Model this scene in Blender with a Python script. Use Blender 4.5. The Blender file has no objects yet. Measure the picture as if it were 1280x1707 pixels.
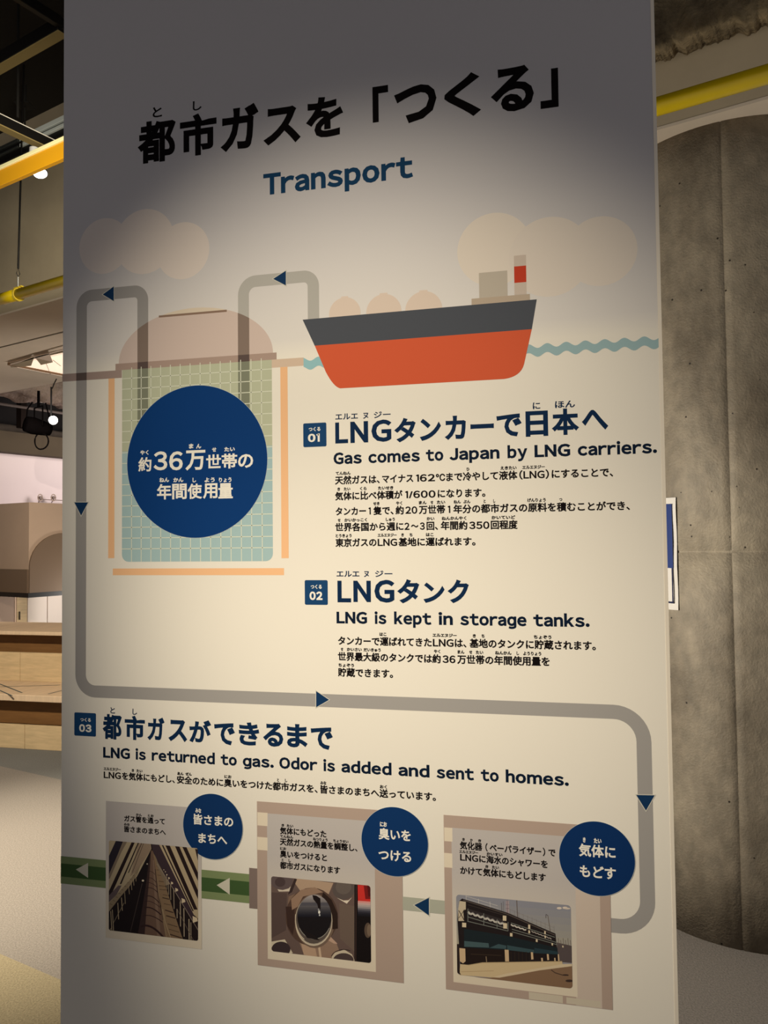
import bpy, math, random
import numpy as np
random.seed(7)
SC = bpy.context.scene
COL = SC.collection

# ------------------------------------------------------------------ camera
F_PX = 1282.0
YAW, PIT, ROL = math.radians(13.36), math.radians(2.06), math.radians(-0.64)
CAM = np.array([1.031, -1.412, 1.5])
_f = np.array([-math.sin(YAW)*math.cos(PIT), math.cos(YAW)*math.cos(PIT), math.sin(PIT)])
_r = np.cross(_f, [0, 0, 1]); _r /= np.linalg.norm(_r)
_u = np.cross(_r, _f)
R_ = _r*math.cos(ROL) + _u*math.sin(ROL)
U_ = -_r*math.sin(ROL) + _u*math.cos(ROL)
cd = bpy.data.cameras.new('camera')
cam = bpy.data.objects.new('camera', cd); COL.objects.link(cam)
from mathutils import Matrix, Vector
cam.matrix_world = Matrix(((R_[0], U_[0], -_f[0], CAM[0]), (R_[1], U_[1], -_f[1], CAM[1]),
                           (R_[2], U_[2], -_f[2], CAM[2]), (0, 0, 0, 1)))
cd.sensor_fit = 'VERTICAL'; cd.sensor_height = 24.0; cd.lens = 24.0*F_PX/1707.0
cd.clip_start = 0.05; cd.clip_end = 100
SC.camera = cam

# ------------------------------------------------------------------ world, exposure, lights
SC.view_settings.view_transform = 'Standard'
SC.view_settings.look = 'None'
SC.view_settings.gamma = 1.0
SC.view_settings.exposure = 0.0
SC.view_settings.use_curve_mapping = False
w = bpy.data.worlds.new('world'); SC.world = w; w.use_nodes = True
w.node_tree.nodes['Background'].inputs[0].default_value = (1.0, 0.955, 0.94, 1)
w.node_tree.nodes['Background'].inputs[1].default_value = 0.31

def ray(px, py):
    d = R_*((px-640)/F_PX) + U_*((853.5-py)/F_PX) + _f
    return d

def at(px, py, depth):                       # point at a camera depth
    return CAM + ray(px, py)*depth

def spot(name, loc, target, power, angle, blend, color, radius=0.05):
    l = bpy.data.lights.new(name, 'SPOT'); l.energy = power; l.spot_size = math.radians(angle)
    l.spot_blend = blend; l.color = color; l.shadow_soft_size = radius
    o = bpy.data.objects.new(name, l); COL.objects.link(o); o.location = loc
    o.rotation_euler = (Vector(target)-Vector(loc)).to_track_quat('-Z', 'Y').to_euler()
    return o

def area(name, loc, target, power, size, color):
    l = bpy.data.lights.new(name, 'AREA'); l.energy = power; l.size = size; l.color = color
    o = bpy.data.objects.new(name, l); COL.objects.link(o); o.location = loc
    o.rotation_euler = (Vector(target)-Vector(loc)).to_track_quat('-Z', 'Y').to_euler()
    return o

WARM = (1.0, 0.88, 0.66)
spot('panel_spotlight', (0.311, -1.90, 2.64), (0.671, 0, 1.586), 146, math.degrees(0.758), 1.0, WARM, 0.03)
spot('panel_wash_spotlight', (-0.831, -1.505, 2.748), (1.205, 0, 0.528), 240, math.degrees(0.654), 1.0, WARM, 0.03)
# lights of the hall behind the panel; the fills are added, without fixtures
spot('bench_spot', (-1.9, 0.9, 2.6), (-2.8896, 3.1838, 0.9252), 430, 62, 1, (1.0, 0.89, 0.7), 0.08)
spot('column_spot', (0.25, 0.75, 1.35), (2.5495, 2.6768, 1.35), 115, 170, 1, (1.0, 0.93, 0.8), 0.08)
spot('floor_spot', (-2.4, 1.2, 2.95), (-1.4927, 1.7357, 0.1411), 1000, 58, 1, (1.0, 0.89, 0.7), 0.08)
area('hall_white_wash', (-3.7065, 7.9048, 2.6369), (-6.6656, 7.538, 2.3067), 48, 1, (1.0, 0.93, 0.92))
spot('hood_fill', (-3.2748, 3.8729, 2.7), (-4.7929, 6.0383, 1.2834), 170, 90, 1, (1.0, 0.89, 0.8), 0)  # added light that evens out the two hood faces
spot('pipe_fill', (-0.5331, 0.9464, 2.773), (-2.6517, 3.0384, 3.1398), 75, 50, 1, (1.0, 0.97, 0.8), 0.1)  # added, unseen, to brighten the left end of the yellow pipe
spot('soffit_fill', (-1.9, 3.7, 1.2), (-3.5788, 5.472, 2.944), 90, 120, 1, (1.0, 0.92, 0.82), 0.2)  # added fill lifting the soffit from below, no such lamp there
area('cabinet_fill', (-3.705, 6.4375, 0.7825), (-6.5939, 7.2304, 0.6225), 15, 0.35, (1.0, 0.93, 0.85))  # added to brighten the white cabinet doors, no fixture
spot('wall_fill', (-0.7, 2.9, 3.5), (-3.5675, 3.7727, 3.3753), 360, 100, 1, (1.0, 0.98, 0.78), 0.45)  # added fill for the high wall, source unseen
spot('yellow_beam_spot', (-0.5072, 0.8372, 3.1114), (-2.6373, 2.8744, 3.6701), 130, 44, 1, (1.0, 0.9, 0.7), 0.25)

# ------------------------------------------------------------------ helpers
def lin(c):
    out = []
    for v in c[:3]:
        v = v/255.0
        out.append(v/12.92 if v <= 0.04045 else ((v+0.055)/1.055)**2.4)
    return tuple(out)+(1.0,)

MATS = {}
def mat(name, color, rough=0.7, metal=0.0, emit=None, estr=0.0, noise=None, bump=None, spec=0.3):
    if name in MATS: return MATS[name]
    m = bpy.data.materials.new(name); m.use_nodes = True
    nt = m.node_tree; b = nt.nodes['Principled BSDF']
    b.inputs['Base Color'].default_value = color if len(color) == 4 else lin(color)
    b.inputs['Roughness'].default_value = rough; b.inputs['Metallic'].default_value = metal
    b.inputs['Specular IOR Level'].default_value = spec
    if emit is not None:
        b.inputs['Emission Color'].default_value = lin(emit); b.inputs['Emission Strength'].default_value = estr
    tc = nt.nodes.new('ShaderNodeTexCoord')
    if noise:                                # (scale, amount, stretch)
        sc, amt, st = noise
        mp = nt.nodes.new('ShaderNodeMapping'); mp.inputs['Scale'].default_value = st
        nt.links.new(tc.outputs['Object'], mp.inputs[0])
        n = nt.nodes.new('ShaderNodeTexNoise'); n.inputs['Scale'].default_value = sc
        n.inputs['Detail'].default_value = 6; n.inputs['Roughness'].default_value = 0.65
        nt.links.new(mp.outputs[0], n.inputs['Vector'])
        r = nt.nodes.new('ShaderNodeValToRGB')
        c = b.inputs['Base Color'].default_value[:]
        r.color_ramp.elements[0].position = 0.3; r.color_ramp.elements[1].position = 0.7
        r.color_ramp.elements[0].color = tuple(max(0, x*(1-amt)) for x in c[:3])+(1,)
        r.color_ramp.elements[1].color = tuple(min(1, x*(1+amt)) for x in c[:3])+(1,)
        nt.links.new(n.outputs[0], r.inputs[0]); nt.links.new(r.outputs[0], b.inputs['Base Color'])
    if bump:                                 # (scale, strength, distance)
        n2 = nt.nodes.new('ShaderNodeTexNoise'); n2.inputs['Scale'].default_value = bump[0]
        n2.inputs['Detail'].default_value = 5
        nt.links.new(tc.outputs['Object'], n2.inputs['Vector'])
        bp = nt.nodes.new('ShaderNodeBump'); bp.inputs['Strength'].default_value = bump[1]
        bp.inputs['Distance'].default_value = bump[2]
        nt.links.new(n2.outputs[0], bp.inputs['Height']); nt.links.new(bp.outputs[0], b.inputs['Normal'])
    MATS[name] = m
    return m

def ink(c):
    return mat('ink_%02x%02x%02x' % tuple(int(v) for v in c), c, 0.7, spec=0.08)

def tag(o, label=None, cat=None, group=None, kind=None):
    if label: o['label'] = label
    if cat: o['category'] = cat
    if group: o['group'] = group
    if kind: o['kind'] = kind
    return o

def mesh_obj(name, verts, faces, material=None, parent=None, smooth=False):
    me = bpy.data.meshes.new(name)
    me.from_pydata([tuple(map(float, v)) for v in verts], [], [tuple(f) for f in faces])
    me.update()
    if smooth:
        for p in me.polygons: p.use_smooth = True
    if material: me.materials.append(material)
    o = bpy.data.objects.new(name, me); COL.objects.link(o)
    if parent: o.parent = parent
    return o

def empty(name, loc=(0, 0, 0)):
    o = bpy.data.objects.new(name, None); COL.objects.link(o); o.location = loc
    o.empty_display_size = 0.1
    return o

class MB:
    """collects world-space shapes into one mesh"""
    def __init__(s): s.v = []; s.f = []
    def add(s, v, f):
        n = len(s.v); s.v += [tuple(map(float, x)) for x in v]; s.f += [tuple(i+n for i in q) for q in f]; return s
    def box(s, c, ex, ey, ez, bev=0.0):
        """c centre, ex ey ez half-extent vectors; bev chamfers all edges"""
        c, ex, ey, ez = map(np.array, (c, ex, ey, ez))
        if bev <= 0:
            v = [c+a*ex+b*ey+d*ez for a in (-1, 1) for b in (-1, 1) for d in (-1, 1)]
            s.add(v, [(0, 1, 3, 2), (4, 6, 7, 5), (0, 4, 5, 1), (2, 3, 7, 6), (0, 2, 6, 4), (1, 5, 7, 3)]); return s
        L = [np.linalg.norm(e) for e in (ex, ey, ez)]; E = [ex, ey, ez]
        k = [max(0.0, 1-bev/l) for l in L]
        V = []; idx = {}
        for sa in (-1, 1):
            for sb in (-1, 1):
                for sd in (-1, 1):
                    sg = (sa, sb, sd)
                    for ax in range(3):
                        p = c.astype(float).copy()
                        for q in range(3): p = p + E[q]*sg[q]*(1.0 if q == ax else k[q])
                        idx[(sg, ax)] = len(V); V.append(p)
        Fc = []
        for ax in range(3):
            a2, a3 = [q for q in range(3) if q != ax]
            for sg0 in (-1, 1):
                f = []
                for (p, q) in ((-1, -1), (1, -1), (1, 1), (-1, 1)):
                    sg = [0, 0, 0]; sg[ax] = sg0; sg[a2] = p; sg[a3] = q; f.append(idx[(tuple(sg), ax)])
                Fc.append(f if sg0*(1 if ax != 1 else -1) > 0 else f[::-1])
        for ax in range(3):                    # edges parallel to ax
            a2, a3 = [q for q in range(3) if q != ax]
            for p in (-1, 1):
                for q in (-1, 1):
                    A = [0, 0, 0]; B = [0, 0, 0]
                    A[ax] = -1; B[ax] = 1; A[a2] = B[a2] = p; A[a3] = B[a3] = q
                    A, B = tuple(A), tuple(B)
                    Fc.append([idx[(A, a2)], idx[(B, a2)], idx[(B, a3)], idx[(A, a3)]])
        for key in set(kk[0] for kk in idx): Fc.append([idx[(key, 0)], idx[(key, 1)], idx[(key, 2)]])
        s.add(V, Fc); return s
    def tube(s, pts, r, n=12, caps=True):
        pts = [np.array(p, float) for p in pts]; rs = r if isinstance(r, (list, tuple)) else [r]*len(pts)
        base = len(s.v); rings = []
        up = np.array([0.13, 0.21, 0.97])
        for i, p in enumerate(pts):
            t = (pts[min(i+1, len(pts)-1)]-pts[max(i-1, 0)]); t /= np.linalg.norm(t)
            a = np.cross(t, up)
            if np.linalg.norm(a) < 0.2: a = np.cross(t, [1, 0, 0])
            a /= np.linalg.norm(a); b = np.cross(t, a); up = np.cross(a, t) if False else up
            rings.append([p+rs[i]*(a*math.cos(k*2*math.pi/n)+b*math.sin(k*2*math.pi/n)) for k in range(n)])
        V = [v for rg in rings for v in rg]; Fc = []
        for i in range(len(pts)-1):
            for k in range(n):
                Fc.append((i*n+k, i*n+(k+1) % n, (i+1)*n+(k+1) % n, (i+1)*n+k))
        if caps: Fc += [tuple(range(n-1, -1, -1)), tuple((len(pts)-1)*n+k for k in range(n))]
        s.add(V, Fc); return s
    def sweep(s, prof, a, b, extr):
        """closed profile of 3-D points extruded by a vector"""
        n = len(prof); e = np.array(extr)
        V = [np.array(p, float) for p in prof]+[np.array(p, float)+e for p in prof]
        Fc = [tuple(range(n)), tuple(range(2*n-1, n-1, -1))]+[(i, i+n, (i+1) % n+n, (i+1) % n) for i in range(n)]
        s.add(V, Fc); return s
    def build(s, name, material, parent=None, smooth=False):
        me_v = np.array(s.v); c = me_v.mean(axis=0)
        if parent is not None: c = np.array([0, 0, 0.])
        o = mesh_obj(name, me_v-c, s.f, material, None, smooth)
        if parent is None: o.location = c
        else:
            o.parent = parent
            pl = root_loc(parent); o.location = -pl
            for v in o.data.vertices: v.co = v.co + Vector(-pl)
            o.location = (0, 0, 0)
        import bmesh
        bm = bmesh.new(); bm.from_mesh(o.data); bmesh.ops.recalc_face_normals(bm, faces=bm.faces)
        bm.to_mesh(o.data); bm.free()
        return o

def root_loc(p):
    c = np.array([0., 0., 0.])
    while p is not None: c += np.array(p.location); p = p.parent
    return c

# ------------------------------------------------------------------ geometry of the photograph's planes
def S(px, py):                               # pixel on the panel front plane -> (x, z)
    d = ray(px, py); t = -CAM[1]/d[1]; p = CAM+d*t
    return float(p[0]), float(p[2])
def U_at(px, z):                             # x on the panel where column px meets height z
    y = 900.0
    for _ in range(12):
        x, zz = S(px, y); x2, z2 = S(px, y+1); y += (z-zz)/(z2-zz)
    return S(px, y)[0]
def mm(px, py):                              # metres per (vertical) pixel on the panel there
    return S(px, py)[1]-S(px, py+1)[1]
def plane_hit(px, py, p0, n):
    d = ray(px, py); t = np.dot(p0-CAM, n)/np.dot(d, n); return CAM+d*t
def zhit(px, py, z):
    d = ray(px, py); return CAM+d*((z-CAM[2])/d[2])
FH = np.array([-math.sin(YAW), math.cos(YAW), 0]); RH = np.array([math.cos(YAW), math.sin(YAW), 0])
_a = math.atan2(2040, F_PX)
E1 = -RH*math.sin(_a)+FH*math.cos(_a)        # hall direction running away to the left
E2 = RH*math.cos(_a)+FH*math.sin(_a)         # hall direction running away to the right
Z3 = np.array([0, 0, 1.0])

# ================================================================== STRUCTURE
# floor: carpet with three colour zones split by straight seams
def floor_material():
    m = bpy.data.materials.new('carpet'); m.use_nodes = True; nt = m.node_tree; b = nt.nodes['Principled BSDF']
    b.inputs['Roughness'].default_value = 0.95; b.inputs['Specular IOR Level'].default_value = 0.1
    tc = nt.nodes.new('ShaderNodeTexCoord'); N = nt.nodes.new; L = nt.links.new
    def half(pa, pb, refp):
        pa, pb, refp = (np.array(p[:2]) for p in (pa, pb, refp))
        d = pb-pa; n = np.array([-d[1], d[0]]); n /= np.linalg.norm(n)
        if np.dot(refp-pa, n) < 0: n = -n
        dot = N('ShaderNodeVectorMath'); dot.operation = 'DOT_PRODUCT'; dot.inputs[1].default_value = (n[0], n[1], 0)
        L(tc.outputs['Object'], dot.inputs[0])
        g = N('ShaderNodeMath'); g.operation = 'GREATER_THAN'; g.inputs[1].default_value = float(np.dot(pa, n))
        L(dot.outputs['Value'], g.inputs[0]); return g
    g1 = half(zhit(0, 1277, 0), zhit(98, 1299, 0), zhit(50, 1250, 0))
    g2 = half(zhit(0, 1590, 0), zhit(98, 1632, 0), zhit(20, 1690, 0))
    n = N('ShaderNodeTexNoise'); n.inputs['Scale'].default_value = 160; n.inputs['Detail'].default_value = 3
    L(tc.outputs['Object'], n.inputs['Vector'])
    n3 = N('ShaderNodeTexNoise'); n3.inputs['Scale'].default_value = 900; n3.inputs['Detail'].default_value = 2
    L(tc.outputs['Object'], n3.inputs['Vector'])
    def mix(fac, a, bb, t='MIX'):
        x = N('ShaderNodeMix'); x.data_type = 'RGBA'; x.blend_type = t
        if isinstance(fac, float): x.inputs[0].default_value = fac
        else: L(fac, x.inputs[0])
        for sock, val in ((x.inputs[6], a), (x.inputs[7], bb)):
            if isinstance(val, tuple): sock.default_value = val
            else: L(val, sock)
        return x.outputs[2]
    c = mix(g1.outputs[0], lin((151, 143, 135)), lin((128, 127, 124)))
    c = mix(g2.outputs[0], c, lin((165, 152, 124)))
    r = N('ShaderNodeValToRGB'); r.color_ramp.elements[0].position = 0.3; r.color_ramp.elements[1].position = 0.72
    r.color_ramp.elements[0].color = (0.55, 0.55, 0.55, 1); r.color_ramp.elements[1].color = (1, 1, 1, 1)
    L(n.outputs[0], r.inputs[0])
    c = mix(0.8, c, r.outputs[0], 'MULTIPLY')
    L(c, b.inputs['Base Color'])
    bp = N('ShaderNodeBump'); bp.inputs['Strength'].default_value = 0.8; bp.inputs['Distance'].default_value = 0.004
    L(n.outputs[0], bp.inputs['Height']); L(bp.outputs[0], b.inputs['Normal'])
    return m
fl = mesh_obj('floor', [(-14, -5, 0), (5, -5, 0), (5, 14, 0), (-14, 14, 0), (-14, -5, -.1), (5, -5, -.1), (5, 14, -.1), (-14, 14, -.1)],
              [(0, 1, 2, 3), (7, 6, 5, 4), (0, 4, 5, 1), (1, 5, 6, 2), (2, 6, 7, 3), (3, 7, 4, 0)], floor_material())
tag(fl, kind='structure')

m_wall = mat('painted_wall', (168, 154, 130), 0.85, noise=(1.2, 0.12, (1, 1, 1)))
m_soff = mat('beige_soffit', (204, 190, 172), 0.85, noise=(2, 0.05, (1, 1, 1)))
m_black = mat('black_paint', (14, 12, 11), 0.45)
ZS, ZC = 3.07, 4.33
wl = zhit(0, 524, ZS)                         # lower edge of the high wall
def along(t, z, off=0.0): return np.array([wl[0]-E1[0]*t+E2[0]*off, wl[1]-E1[1]*t+E2[1]*off, z])
MB().box((along(1.0, 0)+Z3*(ZS+ZC)/2)+E2*0.06, E1*4.6, E2*0.06, Z3*(ZC-ZS)/2).build('wall_back', m_wall)['kind'] = 'structure'
# ceiling, very dark, above everything
o = MB().box((-2.5, 2.5, ZC+0.05), (9, 0, 0), (0, 9, 0), (0, 0, 0.05)).build('ceiling', mat('dark_ceiling', (30, 26, 21), 0.9))
tag(o, kind='structure')
# horizontal soffit behind the lower edge of that wall, in two boards with a slit between them
sl = zhit(0, 577, ZS); dist = float(np.dot(sl-wl, E2))
en = zhit(100, 632, ZS); dist2 = float(np.dot(en-wl, E2))
MB().box(along(1.0, ZS-0.006, dist/2-0.008), E1*4.4, E2*(dist/2-0.006), Z3*0.006).build('trim_1', m_soff)['kind'] = 'structure'
MB().box(along(1.0, ZS-0.006, (dist+dist2)/2+0.03), E1*4.4, E2*((dist2-dist)/2+0.02), Z3*0.006).build('trim_2', m_soff)['kind'] = 'structure'
MB().box(along(1.0, ZS+0.025, dist), E1*4.4, E2*0.10, Z3*0.012).build('trim_3', m_black)['kind'] = 'structure'

# far white wall and its brown header
def far_box(name, x0, x1, y0, y1, depth, m, thick=0.1, dirv=E2, parent=None, bev=0):
    """box on a vertical plane through (50, y, depth) that runs along dirv; x0..x1, y0..y1 are its image bounds"""
    n = np.cross(dirv, Z3); p0 = at(50, 905, depth)
    if np.dot(n, p0-CAM) < 0: n = -n
    a = plane_hit(x0, (y0+y1)/2, p0, n); b = plane_hit(x1, (y0+y1)/2, p0, n)
    zt = plane_hit(50, y0, p0, n)[2]; zb = plane_hit(50, y1, p0, n)[2]
    c = (a+b)/2; c[2] = (zt+zb)/2
    e = (b-a)/2; e[2] = 0
    mb = MB().box(c+n*thick/2, e, n*thick/2, Z3*(zt-zb)/2, bev)
    return mb.build(name, m, parent)
m_white = mat('white_far_wall', (226, 208, 204), 0.8)
p0 = at(50, 905, 10.5); nfar = np.cross(E2, Z3); nfar = nfar if np.dot(nfar, p0-CAM) > 0 else -nfar
def fp(x, y, off=0.0): return plane_hit(x, y, p0-nfar*off, nfar)
z_b = fp(50, 760)[2]
a = fp(-260, 900); b = fp(800, 900)
c = (a+b)/2; e = (b-a)/2; e[2] = 0
MB().box(np.array([c[0], c[1], z_b/2])+nfar*0.05, e, nfar*0.05, Z3*z_b/2).build('wall_far', m_white)['kind'] = 'structure'
m_header = mat('brown_header', (78, 66, 50), 0.85)
zt = fp(50, 727)[2]
MB().box(np.array([c[0], c[1], (z_b+zt)/2])-nfar*0.05, e, nfar*0.15, Z3*(zt-z_b)/2).build('trim_4', m_header)['kind'] = 'structure'
MB().box(np.array([c[0], c[1], (zt+ZC)/2])+nfar*0.4, e*1.1, nfar*0.05, Z3*(ZC-zt)/2).build('wall_upper', mat('void_dark', (20, 15, 13), 0.9, noise=(3, .4, (1, 1, 1))))['kind'] = 'structure'

# ================================================================== CONCRETE COLUMN
def concrete_material():
    m = bpy.data.materials.new('cast_concrete'); m.use_nodes = True; nt = m.node_tree; b = nt.nodes['Principled BSDF']
    N = nt.nodes.new; L = nt.links.new
    b.inputs['Roughness'].default_value = 0.6; b.inputs['Specular IOR Level'].default_value = 0.35
    tc = N('ShaderNodeTexCoord')
    def noise(sc, det, st=(1, 1, 1), rough=.6):
        mp = N('ShaderNodeMapping'); mp.inputs['Scale'].default_value = st; L(tc.outputs['Object'], mp.inputs[0])
        n = N('ShaderNodeTexNoise'); n.inputs['Scale'].default_value = sc; n.inputs['Detail'].default_value = det
        n.inputs['Roughness'].default_value = rough; L(mp.outputs[0], n.inputs['Vector']); return n
    def ramp(src, p0, c0, p1, c1):
        r = N('ShaderNodeValToRGB'); e = r.color_ramp.elements
        e[0].position = p0; e[0].color = c0; e[1].position = p1; e[1].color = c1; L(src, r.inputs[0]); return r
    n1 = noise(3.0, 7, (1, 1, .45)); n2 = noise(22, 6, (1, 1, .7)); n4 = noise(120, 3)
    r1 = ramp(n1.outputs[0], .32, lin((98, 88, 74)), .66, lin((158, 147, 128)))
    r2 = ramp(n2.outputs[0], .3, (.74, .74, .74, 1), .72, (1.12, 1.1, 1.08, 1))
    mx = N('ShaderNodeMix'); mx.data_type = 'RGBA'; mx.blend_type = 'MULTIPLY'; mx.inputs[0].default_value = 1
    L(r1.outputs[0], mx.inputs[6]); L(r2.outputs[0], mx.inputs[7])
    v = N('ShaderNodeTexVoronoi'); v.inputs['Scale'].default_value = 16; v.inputs['Randomness'].default_value = 1
    L(tc.outputs['Object'], v.inputs['Vector'])
    rv = ramp(v.outputs['Distance'], .05, (.10, .08, .07, 1), .075, (1, 1, 1, 1))
    mx2 = N('ShaderNodeMix'); mx2.data_type = 'RGBA'; mx2.blend_type = 'MULTIPLY'; mx2.inputs[0].default_value = 1
    L(mx.outputs[2], mx2.inputs[6]); L(rv.outputs[0], mx2.inputs[7]); L(mx2.outputs[2], b.inputs['Base Color'])
    bp = N('ShaderNodeBump'); bp.inputs['Strength'].default_value = .45; bp.inputs['Distance'].default_value = .006
    ad = N('ShaderNodeMath'); ad.operation = 'ADD'; L(n2.outputs[0], ad.inputs[0]); L(n4.outputs[0], ad.inputs[1])
    L(ad.outputs[0], bp.inputs['Height']); L(bp.outputs[0], b.inputs['Normal'])
    return m
CR = 0.45
cc = CAM+RH*1.48+FH*3.24                      # column axis
def col_hit(px, py, r=CR):
    d = ray(px, py); o2 = CAM-cc; A = d[0]**2+d[1]**2; B = 2*(o2[0]*d[0]+o2[1]*d[1]); Cc = o2[0]**2+o2[1]**2-r*r
    D = B*B-4*A*Cc
    if D < 0: D = 0
    return CAM+d*((-B-math.sqrt(D))/(2*A))
seam = col_hit(1233, 1400); seam_a = math.atan2(seam[1]-cc[1], seam[0]-cc[0])
seam_z = col_hit(1200, 920)[2]
angs = []
nseg = 96
for k in range(nseg): angs.append(seam_a+2*math.pi*k/nseg)
extra = []
for j in range(3):
    s0 = seam_a+j*2*math.pi/3
    extra += [s0-.010, s0-.005, s0+.005, s0+.010]
angs = sorted(set([a_ for a_ in angs if all(abs(((a_-(seam_a+j*2*math.pi/3)+math.pi) % (2*math.pi))-math.pi) > .015 for j in range(3))]+extra))
zs_ = [0, .3, .6, .9, 1.2, seam_z-.006, seam_z-.003, seam_z+.003, seam_z+.006, 1.8, 2.1, 2.4, 2.7, 2.9, ZS]
V = []; Fc = []
for z in zs_:
    for a_ in angs:
        rr = CR
        if abs(z-seam_z) < .004: rr -= .004
        for j in range(3):
            dlt = ((a_-(seam_a+j*2*math.pi/3)+math.pi) % (2*math.pi))-math.pi
            if abs(dlt) < .006: rr = CR-.003
        V.append((rr*math.cos(a_), rr*math.sin(a_), z))
n = len(angs)
for i in range(len(zs_)-1):
    for k in range(n): Fc.append((i*n+k, i*n+(k+1) % n, (i+1)*n+(k+1) % n, (i+1)*n+k))
Fc += [tuple(range(n-1, -1, -1)), tuple((len(zs_)-1)*n+k for k in range(n))]
column = mesh_obj('column', V, Fc, concrete_material(), smooth=True)
for p in column.data.polygons:
    if len(p.vertices) > 4: p.use_smooth = False
column.location = (cc[0], cc[1], 0)
tag(column, 'wide round bare concrete column with formwork seams right of the panel', 'column')

# laminated notice taped to the column
def col_sheet(name, xa, xb, ya, yb, off, m, parent=None, nx=8, ny=10, wav=0.0):
    """patch curved round the column between image columns xa..xb and heights of image rows ya..yb"""
    pa = col_hit(xa, (ya+yb)/2, CR+off); pb = col_hit(xb, (ya+yb)/2, CR+off)
    aa = math.atan2(pa[1]-cc[1], pa[0]-cc[0]); ab = math.atan2(pb[1]-cc[1], pb[0]-cc[0])
    ztop = col_hit(xb, ya, CR+off)[2]; zbot = col_hit(xb, yb, CR+off)[2]
    V = []; Fc = []
    for lay in (0, 1):
        for j in range(ny+1):
            for i in range(nx+1):
                t = i/nx; a_ = aa+(ab-aa)*t; z = ztop+(zbot-ztop)*j/ny
                r = CR+off+lay*.0006+wav*t*math.sin(j*1.3)*.5
                V.append((cc[0]+r*math.cos(a_), cc[1]+r*math.sin(a_), z))
    K = (nx+1)*(ny+1)
    for lay in (0, 1):
        for j in range(ny):
            for i in range(nx):
                q = [lay*K+j*(nx+1)+i, lay*K+j*(nx+1)+i+1, lay*K+(j+1)*(nx+1)+i+1, lay*K+(j+1)*(nx+1)+i]
                Fc.append(q if lay == 0 else q[::-1])
    for j in range(ny):
        for i in (0, nx):
            q = j*(nx+1)+i; Fc.append((q, q+nx+1, q+nx+1+K, q+K))
    for i in range(nx):
        for j in (0, ny):
            q = j*(nx+1)+i; Fc.append((q, q+1, q+1+K, q+K))
    return MB().add(V, Fc).build(name, m, parent)
nl = col_hit(1120, 1017, CR)
notice = empty('notice', (nl[0], nl[1], nl[2]))
tag(notice, 'laminated white notice with a dark blue block taped to the concrete column', 'notice')
col_sheet('sheet', 1078, 1128.5, 829, 1017, .006, mat('laminate', (214, 208, 200), .15, spec=.6), notice, wav=.004)
col_sheet('blue_block', 1080, 1120.5, 840, 947, .0125, mat('print_blue', (38, 56, 112), .2, spec=.6), notice)['label'] = 'dark blue printed block'
m_nv = mat('print_navy', (24, 28, 60), .25)
col_sheet('border_line', 1120.0, 1122.0, 947, 1006, .0125, m_nv, notice, nx=2)
col_sheet('border_line', 1085, 1122.0, 1003, 1006, .0125, m_nv, notice, ny=1)
# rough sprayed beam over the column
bz0 = None
pw = along(0, 0, -0.14)
nb = -E2
def on_front(px, py): return plane_hit(px, py, pw, E2)
random.seed(3)
Lp = on_front(1060, 75); Rp = on_front(1420, -40)
zbeam = on_front(1190, 34)[2]
NX, NZ = 110, 30
V = []; Fc = []
hgt = ZC-zbeam
from mathutils import noise as mnoise
for j in range(NZ+1):
    for i in range(NX+1):
        p = Lp+(Rp-Lp)*i/NX; z = zbeam+hgt*j/NZ
        q = Vector((p[0]*9, p[1]*9, z*9))
        dn = mnoise.fractal(q, 1.0, 2.0, 5)*.028
        lo = 0.022*mnoise.fractal(Vector((p[0]*16, p[1]*16, 1.7)), .6, 2.2, 5) if j == 0 else 0
        V.append((p[0]-E2[0]*dn, p[1]-E2[1]*dn, z+lo+(0 if j else -.004)))
K = len(V)
for j in range(NZ+1):
    for i in range(NX+1):
        p = Lp+(Rp-Lp)*i/NX; z = zbeam+hgt*j/NZ
        lo = 0.022*mnoise.fractal(Vector((p[0]*16, p[1]*16, 1.7)), .6, 2.2, 5) if j == 0 else 0
        V.append((p[0]+E2[0]*.135, p[1]+E2[1]*.135, z+lo))
for j in range(NZ):
    for i in range(NX):
        q = j*(NX+1)+i
        Fc.append((q, q+1, q+NX+2, q+NX+1)); Fc.append((q+K, q+K+NX+1, q+K+NX+2, q+K+1))
for i in range(NX):
    Fc.append((i, i+K, i+1+K, i+1)); t_ = NZ*(NX+1)+i; Fc.append((t_, t_+1, t_+1+K, t_+K))
for j in range(NZ):
    for i in (0, NX): q = j*(NX+1)+i; Fc.append((q, q+NX+1, q+NX+1+K, q+K))
o = MB().add(V, Fc).build('ceiling_beam', mat('sprayed_insulation', (124, 110, 86), .95, noise=(9, .6, (1, 1, 1)), bump=(40, .8, .02)), smooth=True)
tag(o, 'rough dark spray-coated ceiling beam at the top right above the column', 'beam')

# ================================================================== YELLOW PIPE (runs behind the panel)
pipe = empty('yellow_pipe', tuple(zhit(640, 310, 2.95)))
tag(pipe, 'long glossy yellow pipe hung below the ceiling, passing behind the panel', 'pipe')
m_yel = mat('yellow_enamel', (238, 204, 10), .35, spec=.5, noise=(6, .06, (1, 1, 1)))
A = zhit(0, 499.5, 2.95); B = zhit(1280, 123.5, 2.95); dv = (B-A)/np.linalg.norm(B-A)
MB().tube([A-dv*.9, B+dv*.7], .030, 28).build('pipe_run', m_yel, pipe, True)
J = zhit(19, 494, 2.95)
MB().tube([J-dv*.085, J-dv*.082, J+dv*.055, J+dv*.058], [.030, .0335, .0335, .030], 28).build('coupling', m_yel, pipe, True)
J2 = zhit(30, 491.5, 2.95)
MB().tube([J2-dv*.012, J2-dv*.01, J2+dv*.01, J2+dv*.012], [.033, .038, .038, .033], 28).build('clamp_ring', mat('yellow_pale', (230, 200, 60), .4), pipe)
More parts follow.
